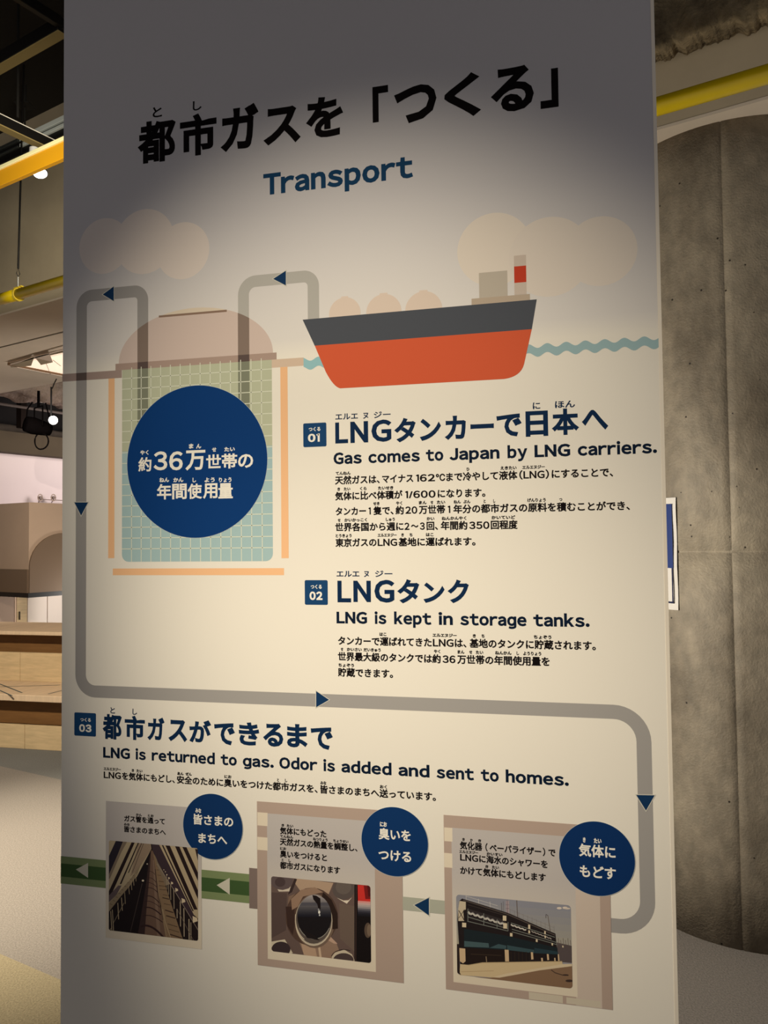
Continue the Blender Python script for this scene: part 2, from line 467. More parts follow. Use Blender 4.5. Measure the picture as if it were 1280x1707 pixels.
up_ = np.cross(dv, np.cross(Z3, dv)); side = np.cross(dv, Z3); side /= np.linalg.norm(side)
MB().box(J2+Z3*.040-side*.0, dv*.028, side*.012, Z3*.005, .002).box(J2+Z3*.043+dv*.03, dv*.012, side*.01, Z3*.004, .001).build('clamp_lug', mat('yellow_pale', (0, 0, 0)), pipe)
MB().tube([J2+Z3*.04, J2+Z3*.105], .0048, 10).build('threaded_stub', mat('zinc', (190, 190, 185), .35, metal=.8), pipe)
rod_top = at(39, 232, float(np.dot(J2-CAM, FH))+.1)
hk = J2+Z3*.105
rod = MB()
rod.tube([hk+Z3*.05, np.array([rod_top[0], rod_top[1], ZC])], .0055, 10)
hang = rod.build('hanger_rod', m_black)
tag(hang, 'thin black hanger rod holding the yellow pipe at far left', 'rod')
lp = MB(); lp.tube([hk, hk+side*.011+Z3*.02, hk+Z3*.052, hk-side*.011+Z3*.02, hk], .0022, 6); lp.build('wire_loop', m_black, None).parent = None
lo_ = bpy.data.objects['wire_loop']; lo_.parent = hang; lo_.matrix_parent_inverse = Matrix.Identity(4)
lo_.location = Vector(lo_.location)-hang.location

# ================================================================== THE PANEL
# measured outline: left edge leans by under a centimetre from top to bottom
W_ = 1.2
panel = empty('exhibit_panel', (0.6, 0.06, 0))
tag(panel, 'tall cream exhibit panel printed with a ship, a tank, pipes and dark text', 'sign board')
def panel_material():
    m = bpy.data.materials.new('printed_vinyl'); m.use_nodes = True; nt = m.node_tree; b = nt.nodes['Principled BSDF']
    b.inputs['Roughness'].default_value = .5; b.inputs['Specular IOR Level'].default_value = .25
    N = nt.nodes.new; L = nt.links.new
    tc = N('ShaderNodeTexCoord'); sp = N('ShaderNodeSeparateXYZ'); L(tc.outputs['Object'], sp.inputs[0])
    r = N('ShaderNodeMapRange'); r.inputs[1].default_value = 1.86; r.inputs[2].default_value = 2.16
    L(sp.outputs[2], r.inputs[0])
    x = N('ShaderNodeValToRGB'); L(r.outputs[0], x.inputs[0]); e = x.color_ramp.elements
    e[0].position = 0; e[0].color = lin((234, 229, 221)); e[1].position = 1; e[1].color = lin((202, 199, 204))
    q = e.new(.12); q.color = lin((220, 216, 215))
    L(x.outputs[0], b.inputs['Base Color'])
    return m
x0t, z0t = S(105.5, 0); x0b, z0b = S(99.5, 1707); x1t, z1t = S(1090, 0); x1b, z1b = S(1131.5, 1707)
def xe(z, xa, za, xb, zb): return xa+(xb-xa)*(z-za)/(zb-za)
def xleft(z): return xe(z, x0t, z0t, x0b, z0b)
def xright(z): return xe(z, x1t, z1t, x1b, z1b)
PT = 0.12; EB = .006; ZT = 3.0
V = []
for z in (0, ZT):
    l, r_ = xleft(z), xright(z)
    V += [(l, .004, z), (l+.002, 0, z), (r_-EB, 0, z), (r_, .003, z), (r_, PT, z), (l, PT, z)]
Fc = [(i, (i+1) % 6, (i+1) % 6+6, i+6) for i in range(6)]+[(5, 4, 3, 2, 1, 0), (6, 7, 8, 9, 10, 11)]
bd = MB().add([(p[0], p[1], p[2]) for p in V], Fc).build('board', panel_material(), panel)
# side battens of the wrapped right edge
MB().box(((xright(1.4)+.0), .001, 1.4), (.0, 0, 0.0001), (0, .0005, 0), (0, 0, .0001)) if False else None
l0, l1 = xright(0), xright(ZT)
MB().add([(l0-.0062, -.0006, 0), (l0-.0002, .0005, 0), (l0-.0002, .004, 0), (l0-.0062, .003, 0),
          (l1-.0062, -.0006, ZT), (l1-.0002, .0005, ZT), (l1-.0002, .004, ZT), (l1-.0062, .003, ZT)],
         [(0, 1, 5, 4), (1, 2, 6, 5), (2, 3, 7, 6), (3, 0, 4, 7), (0, 3, 2, 1), (4, 5, 6, 7)]).build('edge_trim', mat('edge_cream', (246, 236, 222), .5), panel)['label'] = 'pale vertical edge strip'

LAY = [0]
def layer(step=1):
    LAY[0] += step; return -0.000006*LAY[0]
def flat(name, polys, color, parent=panel, y=None, material=None):
    """polys: list of [(x,z)...] on the panel, one ink colour"""
    y = layer() if y is None else y
    mb = MB()
    for p in polys:
        # make it face the room (-y)
        ar = sum(p[i][0]*p[(i+1) % len(p)][1]-p[(i+1) % len(p)][0]*p[i][1] for i in range(len(p)))
        q = p if ar > 0 else p[::-1]
        mb.add([(a_[0], y, a_[1]) for a_ in q], [tuple(range(len(q)))])
    pl = root_loc(parent)
    return mesh_obj(name, np.array(mb.v)-pl, mb.f, material or ink(color), parent)
def PX(pts): return [S(a_, b_) for a_, b_ in pts]
def circ(cx, cz, r, n=72, a0=0, a1=360):
    return [(cx+r*math.cos(math.radians(a0+(a1-a0)*k/n)), cz+r*math.sin(math.radians(a0+(a1-a0)*k/n))) for k in range(n+(a1-a0 != 360))]
def pcirc(px, py, rpx, n=72):
    x, z = S(px, py); return circ(x, z, rpx*mm(px, py), n)
def rect(xa, xb, za, zb, r=0, n=6):
    if r <= 0: return [(xa, za), (xb, za), (xb, zb), (xa, zb)]
    za, zb = min(za, zb), max(za, zb); out = []
    for cx, cz, a0 in ((xa+r, za+r, 180), (xb-r, za+r, 270), (xb-r, zb-r, 0), (xa+r, zb-r, 90)):
        out += [(cx+r*math.cos(math.radians(a0+90*k/n)), cz+r*math.sin(math.radians(a0+90*k/n))) for k in range(n+1)]
    return out
def ribbon(path, w_, rad, n=10):
    """constant-width band along an axis-aligned path with rounded corners; returns quads"""
    pts = [np.array(path[0])]; 
    for i in range(1, len(path)-1):
        a_, b_, c_ = map(np.array, (path[i-1], path[i], path[i+1])); r = rad if not isinstance(rad, list) else rad[i-1]
        d1 = (a_-b_)/np.linalg.norm(a_-b_); d2 = (c_-b_)/np.linalg.norm(c_-b_)
        ce = b_+d1*r+d2*r
        for k in range(n+1):
            t = k/n*math.pi/2; pts.append(ce-d2*r*math.cos(t)-d1*r*math.sin(t))
    pts.append(np.array(path[-1]))
    L_, R2 = [], []
    for i, p in enumerate(pts):
        t = pts[min(i+1, len(pts)-1)]-pts[max(i-1, 0)]; t = t/np.linalg.norm(t); nn = np.array([-t[1], t[0]])
        L_.append(tuple(p+nn*w_/2)); R2.append(tuple(p-nn*w_/2))
    return [[L_[i], L_[i+1], R2[i+1], R2[i]] for i in range(len(pts)-1)]

# ---- text -------------------------------------------------------
_cap = {}
def text_raw(s, bold):
    key = (s, bold)
    cu = bpy.data.curves.new('t', 'FONT'); cu.body = s; cu.size = 1.0; cu.resolution_u = 3
    cu.bevel_depth = bold; cu.bevel_resolution = 0; cu.fill_mode = 'FRONT' if bold <= 0 else 'BOTH'
    ob = bpy.data.objects.new('t', cu); COL.objects.link(ob)
    dg = bpy.context.evaluated_depsgraph_get()
    me = bpy.data.meshes.new_from_object(ob.evaluated_get(dg))
    n_ = len(me.vertices); co = np.empty(n_*3); me.vertices.foreach_get('co', co); co = co.reshape(-1, 3)
    fs = [tuple(p.vertices) for p in me.polygons if not (bold > 0 and all(co[i][2] < -1e-4 for i in p.vertices))]
    bpy.data.objects.remove(ob); bpy.data.curves.remove(cu); bpy.data.meshes.remove(me)
    return co, fs
def is_latin(s): return all(ord(c) < 0x2000 for c in s)
def stroke_geo(paths, h):
    co, fs = [], []
    for pts in paths:
        P = [np.array(p, float) for p in pts]; b_ = len(co)
        for i, p in enumerate(P):
            if i == 0: d = P[1]-P[0]
            elif i == len(P)-1: d = P[-1]-P[-2]
            else:
                d1 = (P[i]-P[i-1])/np.linalg.norm(P[i]-P[i-1]); d2 = (P[i+1]-P[i])/np.linalg.norm(P[i+1]-P[i]); d = d1+d2
            d = d/np.linalg.norm(d); k = 1.0
            if 0 < i < len(P)-1: k = 1/max(.5, float(np.dot(d, d1)))
            n_ = np.array([-d[1], d[0]])*h*k
            co += [(*(p+n_), .001), (*(p-n_), .001)]
        fs += [(b_+2*i, b_+2*i+1, b_+2*i+3, b_+2*i+2) for i in range(len(P)-1)]
    return co, fs
_c, _ = text_raw('\uff28', 0.0); CAPH = _c[:, 1].max()
GAP = {'r': -.035, 't': -.02, 'L': -.03, 'y': -.05, 'T': -.06, 'c': -.02, 'k': -.02, '.': .0, '/': -.03, '(': -.02, ')': -.02}
def latin_raw(s, bold):
    x = 0.0; V = []; Fc = []
    for ch in s:
        if ch == 'g':
            c0, f0 = text_raw('\uff4f', bold); o_ = c0[:, 0].min(); c0 = c0.copy(); c0[:, 0] = (c0[:, 0]-o_)*.95
            wd = c0[:, 0].max(); h = .034+bold; top = c0[:, 1].max()-.01
            pc, pf = stroke_geo([[(wd-h, top), (wd-h, -.04)]+[(wd/2+(wd/2-h)*math.cos(t*math.pi/10), -.06-.11*math.sin(t*math.pi/10)) for t in range(1, 9)]], h)
            co = np.vstack([c0, np.array(pc)]); fs = f0+[tuple(i+len(c0) for i in f) for f in pf]
        elif ch == '1':
            h = .036+bold; pc, pf = stroke_geo([[(.17, CAPH+bold), (.17, -bold)], [(0.0, CAPH-.115), (.16, CAPH-.03)]], h)
            co = np.array(pc); fs = pf
        else:
            q = ch if ch in '/' else chr(ord(ch)+0xfee0)
            co, fs = text_raw(q, bold)
        lo = co[:, 0].min(); w_ = co[:, 0].max()-lo; g = .105-1.2*bold
        if ch in 'LNGTHJhiklnmprbdu1': x += .012
        b_ = len(V); V += [(c[0]-lo+x, c[1], c[2]) for c in co]; Fc += [tuple(i+b_ for i in f) for f in fs]
        x += w_+g+GAP.get(ch, 0)
    return np.array(V), Fc
def raw(s, bold): return latin_raw(s, bold) if is_latin(s) else text_raw(s, bold)
class Text:
    def __init__(s, name, color, parent=panel, bold=.022, y=None, label=None):
        s.v = []; s.f = []; s.name = name; s.color = color; s.parent = parent; s.bold = bold
        s.y = layer(1) if y is None else y; s.label = label
    def put(s, co, fs, ax, bx, az, bz):
        n_ = len(s.v)
        zmax = max(1e-6, co[:, 2].max())
        for c_ in co: s.v.append((ax+bx*c_[0], s.y-0.000004*(c_[2]/zmax), az+bz*c_[1]))
        s.f += [tuple(i+n_ for i in f) for f in fs]
    def run(s, t, xa, xb, zbase, em, bold=None, caph=None):
        """t between panel x xa..xb (ink), CJK baseline zbase, em height"""
        b_ = s.bold if bold is None else bold
        co, fs = raw(t, b_)
        lo, hi = co[:, 0].min(), co[:, 0].max(); sx = (xb-xa)/(hi-lo)
        sz = em if not is_latin(t) else (caph or em*.80)/(CAPH+2*b_)
        s.put(co, fs, xa-lo*sx, sx, zbase+(sz*b_ if is_latin(t) else 0), sz)
    def boxfit(s, t, xa, xb, za, zb, bold=None):
        b_ = s.bold if bold is None else bold
        co, fs = raw(t, b_)
        lo, hi = co[:, 0].min(), co[:, 0].max(); l2, h2 = co[:, 1].min(), co[:, 1].max()
        sx = (xb-xa)/(hi-lo); sz = (zb-za)/(h2-l2)
        s.put(co, fs, xa-lo*sx, sx, za-l2*sz, sz)
    def px_box(s, t, xa, xb, ya, yb, bold=None):
        xm = (xa+xb)/2; zt = S(xm, ya)[1]; zb = S(xm, yb)[1]
        s.boxfit(t, U_at(xa, (zt+zb)/2), U_at(xb, (zt+zb)/2), zb, zt, bold)
    def px_run(s, t, xa, xb, x0, y0, em_px, bold=None, drop=.08):
        """baseline from kanji ink bottom y0 measured at x0"""
        z = S(x0, y0)[1]; em = em_px*mm(x0, y0)
        if not is_latin(t): z += drop*em
        else: z += .04*em
        s.run(t, U_at(xa, z), U_at(xb, z), z, em, bold)
    def line(s, x0, y0, em_px, runs, rubies=(), gap=1.07, rem=.42, rbold=.045):
        for t, xa, xb in runs: s.px_run(t, xa, xb, x0, y0, em_px)
        z = S(x0, y0)[1]; em = em_px*mm(x0, y0)
        for t, xa, xb in rubies:
            zr = z+gap*em
            s.run(t, U_at(xa, zr), U_at(xb, zr), zr+.06*em*rem, em*rem, rbold)
    def done(s):
        pl = root_loc(s.parent)
        o = mesh_obj(s.name, np.array(s.v)-pl, s.f, ink(s.color), s.parent)
        if s.label: o['label'] = s.label
        return o
BLK = (14, 8, 10); NAVY = (10, 40, 76); NAVY2 = (8, 26, 50); BLU = (6, 56, 118); WHT = (240, 236, 228)

# ---- clouds
flat('cloud_print', [pcirc(173.6, 410, 46.3)], (226, 215, 210))['label'] = 'pale printed cloud'
flat('cloud_print', [pcirc(240.6, 402.6, 54)], (226, 215, 210))
flat('cloud_print', [pcirc(304.7, 418, 47.4)], (226, 215, 210))
flat('cloud_print', [pcirc(823.5, 415.7, 61)], (228, 218, 209))['label'] = 'pale printed cloud'
flat('cloud_print', [pcirc(916.2, 428, 66.5)], (226, 216, 208))
flat('cloud_print', [pcirc(1001, 418.6, 58)], (226, 216, 208))

# ---- tank drawing
TX0, TX1 = S(203.4, 780)[0], S(454, 780)[0]
z_led = S(327, 605)[1]; z_bot = S(327, 936)[1]
zm = S(327, 748)[1]
zl = S(193, 606.6)[1]; zl2 = S(193, 617.6)[1]
dcx, dz0 = (S(198, 606)[0]+S(455, 591)[0])/2, zl
da = (S(455, 591)[0]-S(198, 606)[0])/2; db = S(326, 513)[1]-zl+.000
dome = [(dcx+da*math.cos(t*math.pi/48), dz0+db*math.sin(t*math.pi/48)) for t in range(49)]
PINK = (208, 190, 184); PIPE = (160, 157, 157)
tank = flat('tank_dome_print', [dome], PINK)
zcap = S(320, 523)[1]
capy = [(x, z) for x, z in dome if z > zcap]
flat('dome_cap_print', [capy], (219, 205, 188))
xa_, xb_ = S(264.7, 530)[0], S(378, 520)[0]
flat('cap_bar_print', [rect(xa_, xb_, zcap-.0022, zcap+.0022)], (140, 116, 102))
# tank body in two shades, with grid
rr = .015
upper = [(TX0, zm), (TX1, zm), (TX1, z_led), (TX0, z_led)]
lower = [p for p in rect(TX0, TX1, z_bot, zm+.001, rr) if True]
flat('tank_gas_print', [upper], (186, 191, 168))
lo = rect(TX0, TX1, z_bot, zm, rr); lo = [(x, z if z < (z_bot+zm)/2 else zm) for x, z in lo]
flat('tank_liquid_print', [lo], (164, 192, 198))
zl_low = S(150, 620.5)[1]; zl_low2 = S(150, 633.3)[1]
flat('ground_bar_print', [rect(xleft(zl_low)+.001, S(203, 624)[0], zl_low2, zl_low)], (166, 146, 140))
flat('ground_bar_print', [rect(S(453, 607)[0], S(506, 604)[0], zl_low2, zl_low)], (212, 190, 172))  # paler than the left bar: light on this side is put into the ink
ORG = (240, 190, 146)
zo = zl_low2
for xa, xb in ((180.6, 190.8), (468.2, 480.3)):
    zb = S(xa, 930.5)[1]
    flat('tank_wall_print', [rect(S(xa, 780)[0], S(xb, 780)[0], zb, zo)], ORG)
flat('tank_base_print', [rect(S(188, 953)[0], S(473.4, 953)[0], S(330, 958.8)[1], S(330, 947.4)[1])], ORG)
flat('tank_ledge_print', [rect(S(192.5, 612)[0], S(461, 596)[0], zl2, zl)], (172, 150, 141))

# ---- pipe runs drawn on the panel
pw_ = 18.9*mm(135, 800)
xl = S(135.3, 800)[0]; zt_ = S(185, 489.5)[1]; xr = S(238, 560)[0]
zlow = S(740, 1175.5)[1]
XB = S(1073.5, 1250)[0]; zb3 = S(1035, 1544)[1]
zgo = S(700, 690)[1]
wbig = 22*mm(900, 1180)
r1 = .020
flat('pipe_print', ribbon([(xr, zl), (xr, zt_), (xl, zt_), (xl, zlow), (XB, zlow), (XB, zb3), (S(1010, 1541)[0], zb3)],
     pw_*1.04, [.020, .024, .034, .050, .046]), PIPE)['label'] = 'grey printed pipe line'
# right loop
xq = S(406, 560)[0]; zq = S(490, 462.5)[1]; xs = S(522.3, 500)[0]
flat('pipe_print', ribbon([(xq, S(406, 660)[1]), (xq, zq), (xs, zq), (xs, S(522, 540)[1])], pw_*.98, [.026, .020]), (180, 178, 175))
# overlaps of both legs with dome, ledge and tank
def dome_z(x): return dz0+db*math.sqrt(max(0, 1-((x-dcx)/da)**2))
for xc in (xr, xq):
    h = pw_*.51
    top = [(xc-h+2*h*k/8, dome_z(xc-h+2*h*k/8)) for k in range(8, -1, -1)]
    flat('pipe_overlap_print', [[(xc-h, zl), (xc+h, zl)]+top], (134, 118, 110))
    flat('pipe_overlap_print', [rect(xc-h, xc+h, zl2, zl)], (92, 78, 76))
    flat('pipe_overlap_print', [rect(xc-h, xc+h, S(326, 700)[1], zl2)], (128, 132, 116))
h = pw_*.52
flat('pipe_overlap_print', [rect(xl-h, xl+h, zl_low2, zl_low)], (92, 80, 78))
# grid lines of the tank
gl = []
gw = .0016; ncol = 15
for k in range(1, ncol): x = TX0+(TX1-TX0)*k/ncol; gl.append(rect(x-gw/2, x+gw/2, z_bot, z_led))
step = (TX1-TX0)/ncol
zz = S(327, 914)[1]
while zz < z_led-.004:
    gl.append(rect(TX0, TX1, zz-gw/2, zz+gw/2)); zz += step
gp = flat('grid_line_print', gl, (218, 222, 206)); gp['kind'] = 'stuff'
# ground right: short water and long wave
def wave(x0, x1, zc, th, amp, wl_, ph):
    n_ = max(8, int((x1-x0)/.003)); up, dn = [], []
    for i in range(n_+1):
        x = x0+(x1-x0)*i/n_; s_ = amp*math.cos(2*math.pi*(x-ph)/wl_); up.append((x, zc+th/2+s_)); dn.append((x, zc-th/2+s_))
    return [[up[i], dn[i], dn[i+1], up[i+1]] for i in range(n_)]
zw = S(1000, 576)[1]; xw = S(912, 580)[0]; wl_ = (S(1073.5, 566)[0]-xw)/5
flat('wave_print', wave(S(876, 580)[0], xright(zw)-.006, zw-.001, 15*mm(1000, 576), 3.6*mm(1000, 576), wl_, xw), (156, 186, 194))['label'] = 'light blue wavy water band'
zw2 = S(515, 606)[1]
flat('wave_print', wave(S(506, 606)[0], S(545, 604)[0], zw2, 15*mm(515, 606), 3.0*mm(515, 606), wl_, xw), (150, 196, 206))

# ---- ship
for cx, cy, r in ((574.6, 522.6, 27), (639.5, 520, 29.8), (706, 516.5, 31)):
    x, z = S(cx, cy); R0 = r*mm(cx, cy)
    flat('cargo_dome_print', [circ(x, z, R0)], (222, 205, 194))
    flat('dome_top_print', [rect(x-R0*.22, x+R0*.22, z+R0*.9, z+R0*1.06)], (222, 205, 194))
def prect(xa, xb, ya, yb, color, name):
    xm = (xa+xb)/2; zt = S(xm, ya)[1]; zb = S(xm, yb)[1]; zc = (zt+zb)/2
    return flat(name, [rect(U_at(xa, zc), U_at(xb, zc), zb, zt)], color)
prect(857, 877, 425.5, 491, (204, 190, 180), 'chimney_print')
prect(857, 877, 443.5, 471, (196, 66, 44), 'chimney_band_print')['label'] = 'red band on the ship chimney'
prect(798.5, 845.7, 453, 500, (190, 181, 170), 'bridge_house_print')
prect(786, 883.3, 494, 515, (186, 170, 154), 'deck_platform_print')
flat('ship_hull_print', [PX([(504.4, 533), (894.6, 499), (886.3, 549), (524.6, 576.5)])], (78, 82, 92))['label'] = 'dark grey upper hull of the ship'
def bez(p0, p1, p2, n=8):
    return [tuple((1-t)**2*np.array(p0)+2*t*(1-t)*np.array(p1)+t*t*np.array(p2)) for t in [k/n for k in range(n+1)]]
flat('ship_keel_print', [PX([(524.6, 576.3), (886.3, 548.8), (873.5, 607)]+bez((873.5, 607), (868, 628), (840, 631.8))+[(567, 647.4)]+bez((567, 647.4), (556, 645), (543, 620)))], (212, 94, 62))['label'] = 'orange red lower hull of the ship'

# ---- big circle on the tank
def disc(cx, cy, r, color, name):
    flat(name+'_rim', [pcirc(cx, cy, r+.5, 96)], (196, 204, 206))
    return flat(name, [pcirc(cx, cy, r, 96)], color)
d0 = disc(326.2, 769.2, 127, BLU, 'blue_circle')
t = Text('circle_text', WHT, d0, .025)
t.px_box('約', 230.6, 252.5, 762, 786); t.px_box('3', 256, 279, 752.5, 784); t.px_box('6', 282, 304.7, 752.5, 784)
t.px_box('万', 309, 342.3, 750.5, 784); t.px_box('世', 343.7, 368.5, 757.5, 780.5); t.px_box('帯', 369.5, 395.5, 756, 781); t.px_box('の', 396.8, 422, 757, 780)
for q, xa, xb, yb, em in (('やく', 233.7, 247.8, 758.5, 8), ('ま', 315, 322.5, 748, 8.6), ('ん', 327, 335.5, 748, 8.6), ('せ', 353.5, 360.5, 753.5, 8), ('たい', 374, 391.5, 753, 8)):
    t.px_run(q, xa, xb, xa, yb, em, .04, .1)
for i, q in enumerate('年間使用量'):
    xa = 261.5+i*25.6; t.px_box(q, xa, xa+24.2, 806.6-i*.3, 832.6-i*.45)
for q, xa, xb in (('ねん', 265.6, 282), ('かん', 289, 305.8), ('し', 321, 327), ('よう', 341, 358), ('りょう', 365, 386)):
    t.px_run(q, xa, xb, xa, 804.2, 8.4, .04, .1)
t.done()

# ---- title
t = Text('title_text', BLK, panel, .038, label='large black Japanese title')
for q, a_, b_, c_, d_ in (('都', 229.5, 293, 200.5, 270.5), ('市', 300, 361, 189, 259), ('ガ', 367.5, 431, 175, 250.5), ('ス', 439, 501, 178.5, 240.5),
                          ('を', 510, 572, 161, 229)):
    t.px_box(q, a_, b_, c_, d_)
for q, a_, b_, c_, d_ in (('と', 254.5, 270, 178, 195.5), ('し', 321.5, 336, 168, 184)): t.px_box(q, a_, b_, c_, d_, .02)
t.done()
t = Text('title_text', BLK, panel, .038, label='large black bracketed Japanese word')
for q, a_, b_, c_, d_ in (('「', 621, 647, 143.5, 203), ('つ', 657, 727.5, 142, 204), ('く', 740.5, 801.5, 122.5, 196),
                          ('る', 818, 889.5, 111, 186), ('」', 900.5, 930.5, 115, 180)):
    t.px_box(q, a_, b_, c_, d_)
t.done()
t = Text('subtitle_text', (20, 62, 100), panel, .042, label='dark blue word Transport')
zb_ = S(455, 324)[1]
t.run('Transport', U_at(439, zb_), U_at(688.5, zb_), zb_, 1, caph=35.5*mm(455, 306)); t.done()

# ---- badges
def badge(xa, xb, ya, yb, num, tk, nb_):
    z1, z2 = S(xa, ya)[1], S(xa, yb)[1]
    b = flat('number_badge', [rect(U_at(xa, (z1+z2)/2), U_at(xb, (z1+z2)/2), z2, z1, .0028)], (24, 66, 112))
    t = Text('badge_text', WHT, b, .03)
    t.px_run('つくる', tk[0], tk[1], tk[0], tk[2], tk[3], .035, .1)
    z = S(nb_[0], nb_[2])[1]
    t.run(num, U_at(nb_[0], z), U_at(nb_[1], z), z, 1, .05, caph=nb_[3]*mm(nb_[0], nb_[2])); t.done()
badge(505.5, 544, 706, 745.6, '01', (514.5, 534, 719.3, 7.5), (513.3, 533, 737, 13.5))
badge(508, 546.2, 967, 1008, '02', (518, 536.3, 981.6, 7.5), (516, 537.5, 1000, 13.8))
badge(124, 160, 1187.3, 1226, '03', (134, 151.5, 1202.6, 6.6), (132, 152.6, 1219.6, 12.6))

# ---- headings
t = Text('heading_text', NAVY, panel, .037, label='dark blue heading of the first section')
for q, a_, b_, c_, d_ in (('L', 558.8, 580, 704, 739), ('N', 584, 613.5, 702.5, 738), ('G', 619, 652.5, 699.5, 736.5),
                          ('タ', 657, 693, 696.5, 737), ('ン', 699.5, 735, 697.5, 734.5), ('カ', 741, 776.5, 693, 733),
                          ('ー', 784, 823, 706.5, 714.5), ('で', 827.5, 869.5, 690, 728), ('日', 876, 913.3, 685, 727.5), ('本', 919.5, 965, 681, 725), ('へ', 969.5, 1013.5, 683, 717)):
    t.px_box(q, a_, b_, c_, d_)
for q, xa, xb, x0, y0, em in (('エルエ', 559, 596.5, 559, 700.8, 12.2), ('ヌ', 605, 614, 559, 700.8, 12.2), ('ジー', 623, 651, 559, 700.8, 12.2), ('に', 888, 900.5, 888, 683, 13.5), ('ほん', 925, 958.5, 925, 681, 13.5)):
    t.px_run(q, xa, xb, x0, y0, em, .022, .1)
t.done()
t = Text('heading_text', NAVY, panel, .037, label='dark blue heading of the second section')
for q, a_, b_, c_, d_ in (('L', 562.5, 585, 968, 1004), ('N', 589, 618, 968, 1003.5), ('G', 624, 657.5, 966.5, 1004.5), ('タ', 662, 699, 965.5, 1005.8),
                          ('ン', 705.5, 741, 971, 1005), ('ク', 746, 781.5, 966, 1005.5)): t.px_box(q, a_, b_, c_, d_)
for q, xa, xb in (('エルエ', 561, 599), ('ヌ', 606.5, 615), ('ジー', 625, 654)): t.px_run(q, xa, xb, 561, 962.2, 12, .022, .1)
t.done()
t = Text('heading_text', NAVY, panel, .037, label='dark blue heading of the third section')
for q, a_, b_, c_, d_ in (('都', 171, 203, 1190.5, 1232.5), ('市', 208, 241.5, 1193, 1233.5), ('ガ', 245.6, 274.3, 1195.6, 1234.4), ('ス', 280.6, 312, 1200, 1236.5),
                          ('が', 315.6, 352, 1200, 1238), ('で', 357, 391.5, 1205, 1241.8), ('き', 398, 432, 1204, 1242.5), ('る', 438.4, 472, 1206, 1244.6),
                          ('ま', 478.3, 512.6, 1207, 1246), ('で', 518, 554.7, 1212, 1249.4)): t.px_box(q, a_, b_, c_, d_)
for q, a_, b_, c_, d_ in (('と', 184, 191.8, 1179, 1189.3), ('し', 221, 228.5, 1181.5, 1191.5)): t.px_box(q, a_, b_, c_, d_, .02)
t.done()
# ---- English lines
def english(x0, y0, cap, words, label):
    t = Text('english_text', NAVY2, panel, .042, label=label); z = S(x0, y0)[1]
    for w_, xa, xb in words: t.run(w_, U_at(xa, z), U_at(xb, z), z, 1, caph=cap*mm(x0, y0))
    t.done()
english(557, 774, 19.2, (('Gas', 556, 603), ('comes', 614, 699.8), ('to', 710, 739), ('Japan', 749, 832.5), ('by', 846, 879), ('LNG', 891, 950.7), ('carriers.', 963, 1095)), 'dark blue English line about gas carriers')
english(561, 1039, 19.4, (('LNG', 561, 612), ('is', 624.5, 644), ('kept', 657, 719), ('in', 731, 754.7), ('storage', 767, 877.5), ('tanks.', 889, 982.7)), 'dark blue English line about storage tanks')
english(172, 1262.7, 17.6, (('LNG', 172, 216.7), ('is', 226, 243), ('returned', 253, 358), ('to', 368, 394.7), ('gas.', 404.7, 456.3), ('Odor', 465.6, 529), ('is', 539, 558.3), ('added', 569, 652.5), ('and', 664, 715.8), ('sent', 727.5, 790), ('to', 801.6, 831.3), ('homes.', 843, 948)), 'dark blue English line about gas sent to homes')
# ---- body paragraphs
t = Text('body_text', BLK, panel, .030, label='black Japanese paragraph of the first section')
t.line(558, 807.5, 14.6, (('天然ガスは、', 558.3, 633), ('マイナス', 637, 689), ('162', 693, 725), ('℃', 726.5, 742), ('まで冷やして液体', 743.8, 862.5), ('(LNG)', 865.5, 915), ('にすることで、', 919.5, 1022)),
       (('てんねん', 559.5, 584.5), ('ひ', 777.5, 782.5), ('えきたい', 834, 861), ('エルエヌジー', 870.5, 908)))
t.line(558, 833.9, 14.6, (('気体に比べ体積が', 558.3, 671), ('1/600', 675, 726), ('になります。', 729.5, 809)),
       (('き', 562.5, 566.8), ('たい', 573, 584), ('くら', 600, 611), ('たいせき', 630, 655.5)))
t.line(558, 859.3, 14.6, (('タンカー', 559.3, 610), ('1', 614, 618), ('隻で、', 622, 656), ('約', 659.2, 673), ('20', 675.5, 695.5), ('万世帯', 698, 742), ('1', 746, 750.5), ('年分の都市ガスの原料を積むことができ、', 755.5, 1050)),
       (('せき', 622, 632.5), ('やく', 660, 670.5), ('まん', 698, 711), ('せ', 717.5, 722), ('たい', 728, 742), ('ねん', 756, 768), ('ぶん', 772, 784), ('と', 806, 809.5), ('し', 822, 825.5), ('げんりょう', 879, 909.5), ('つ', 932, 937)))
t.line(558, 885.6, 14.6, (('世界各国から週に', 558.8, 672.5), ('2', 674, 682.5), ('～', 685, 697.5), ('3', 699.7, 708), ('回、', 711, 730), ('年間約', 734.5, 779), ('350', 782, 815.7), ('回程度', 818, 863)),
       (('せ', 563, 567.5), ('かいかっこく', 574, 612), ('しゅう', 643, 658), ('かい', 711, 724), ('ねんかんやく', 736, 777.5), ('かいていど', 819, 859)))
t.line(558, 911.4, 14.6, (('東京ガスの', 559, 627.5), ('LNG', 629.5, 662), ('基地に運ばれます。', 664, 792.5)),
       (('とうきょう', 559.5, 586), ('エルエヌジー', 629.5, 661), ('き', 669, 673), ('ち', 682.5, 687.5), ('はこ', 710, 722.5)))
t.done()
t = Text('body_text', BLK, panel, .030, label='black Japanese paragraph of the second section')
t.line(563, 1074.6, 15, (('タンカーで運ばれてきた', 563.3, 719.5), ('LNG', 721.5, 756), ('は、', 758, 777.5), ('基地のタンクに貯蔵されます。', 782.5, 993)),
       (('はこ', 632.5, 644), ('エルエヌジー', 721, 761), ('き', 788, 793), ('ち', 802.5, 807.5), ('ちょぞう', 889.5, 919)))
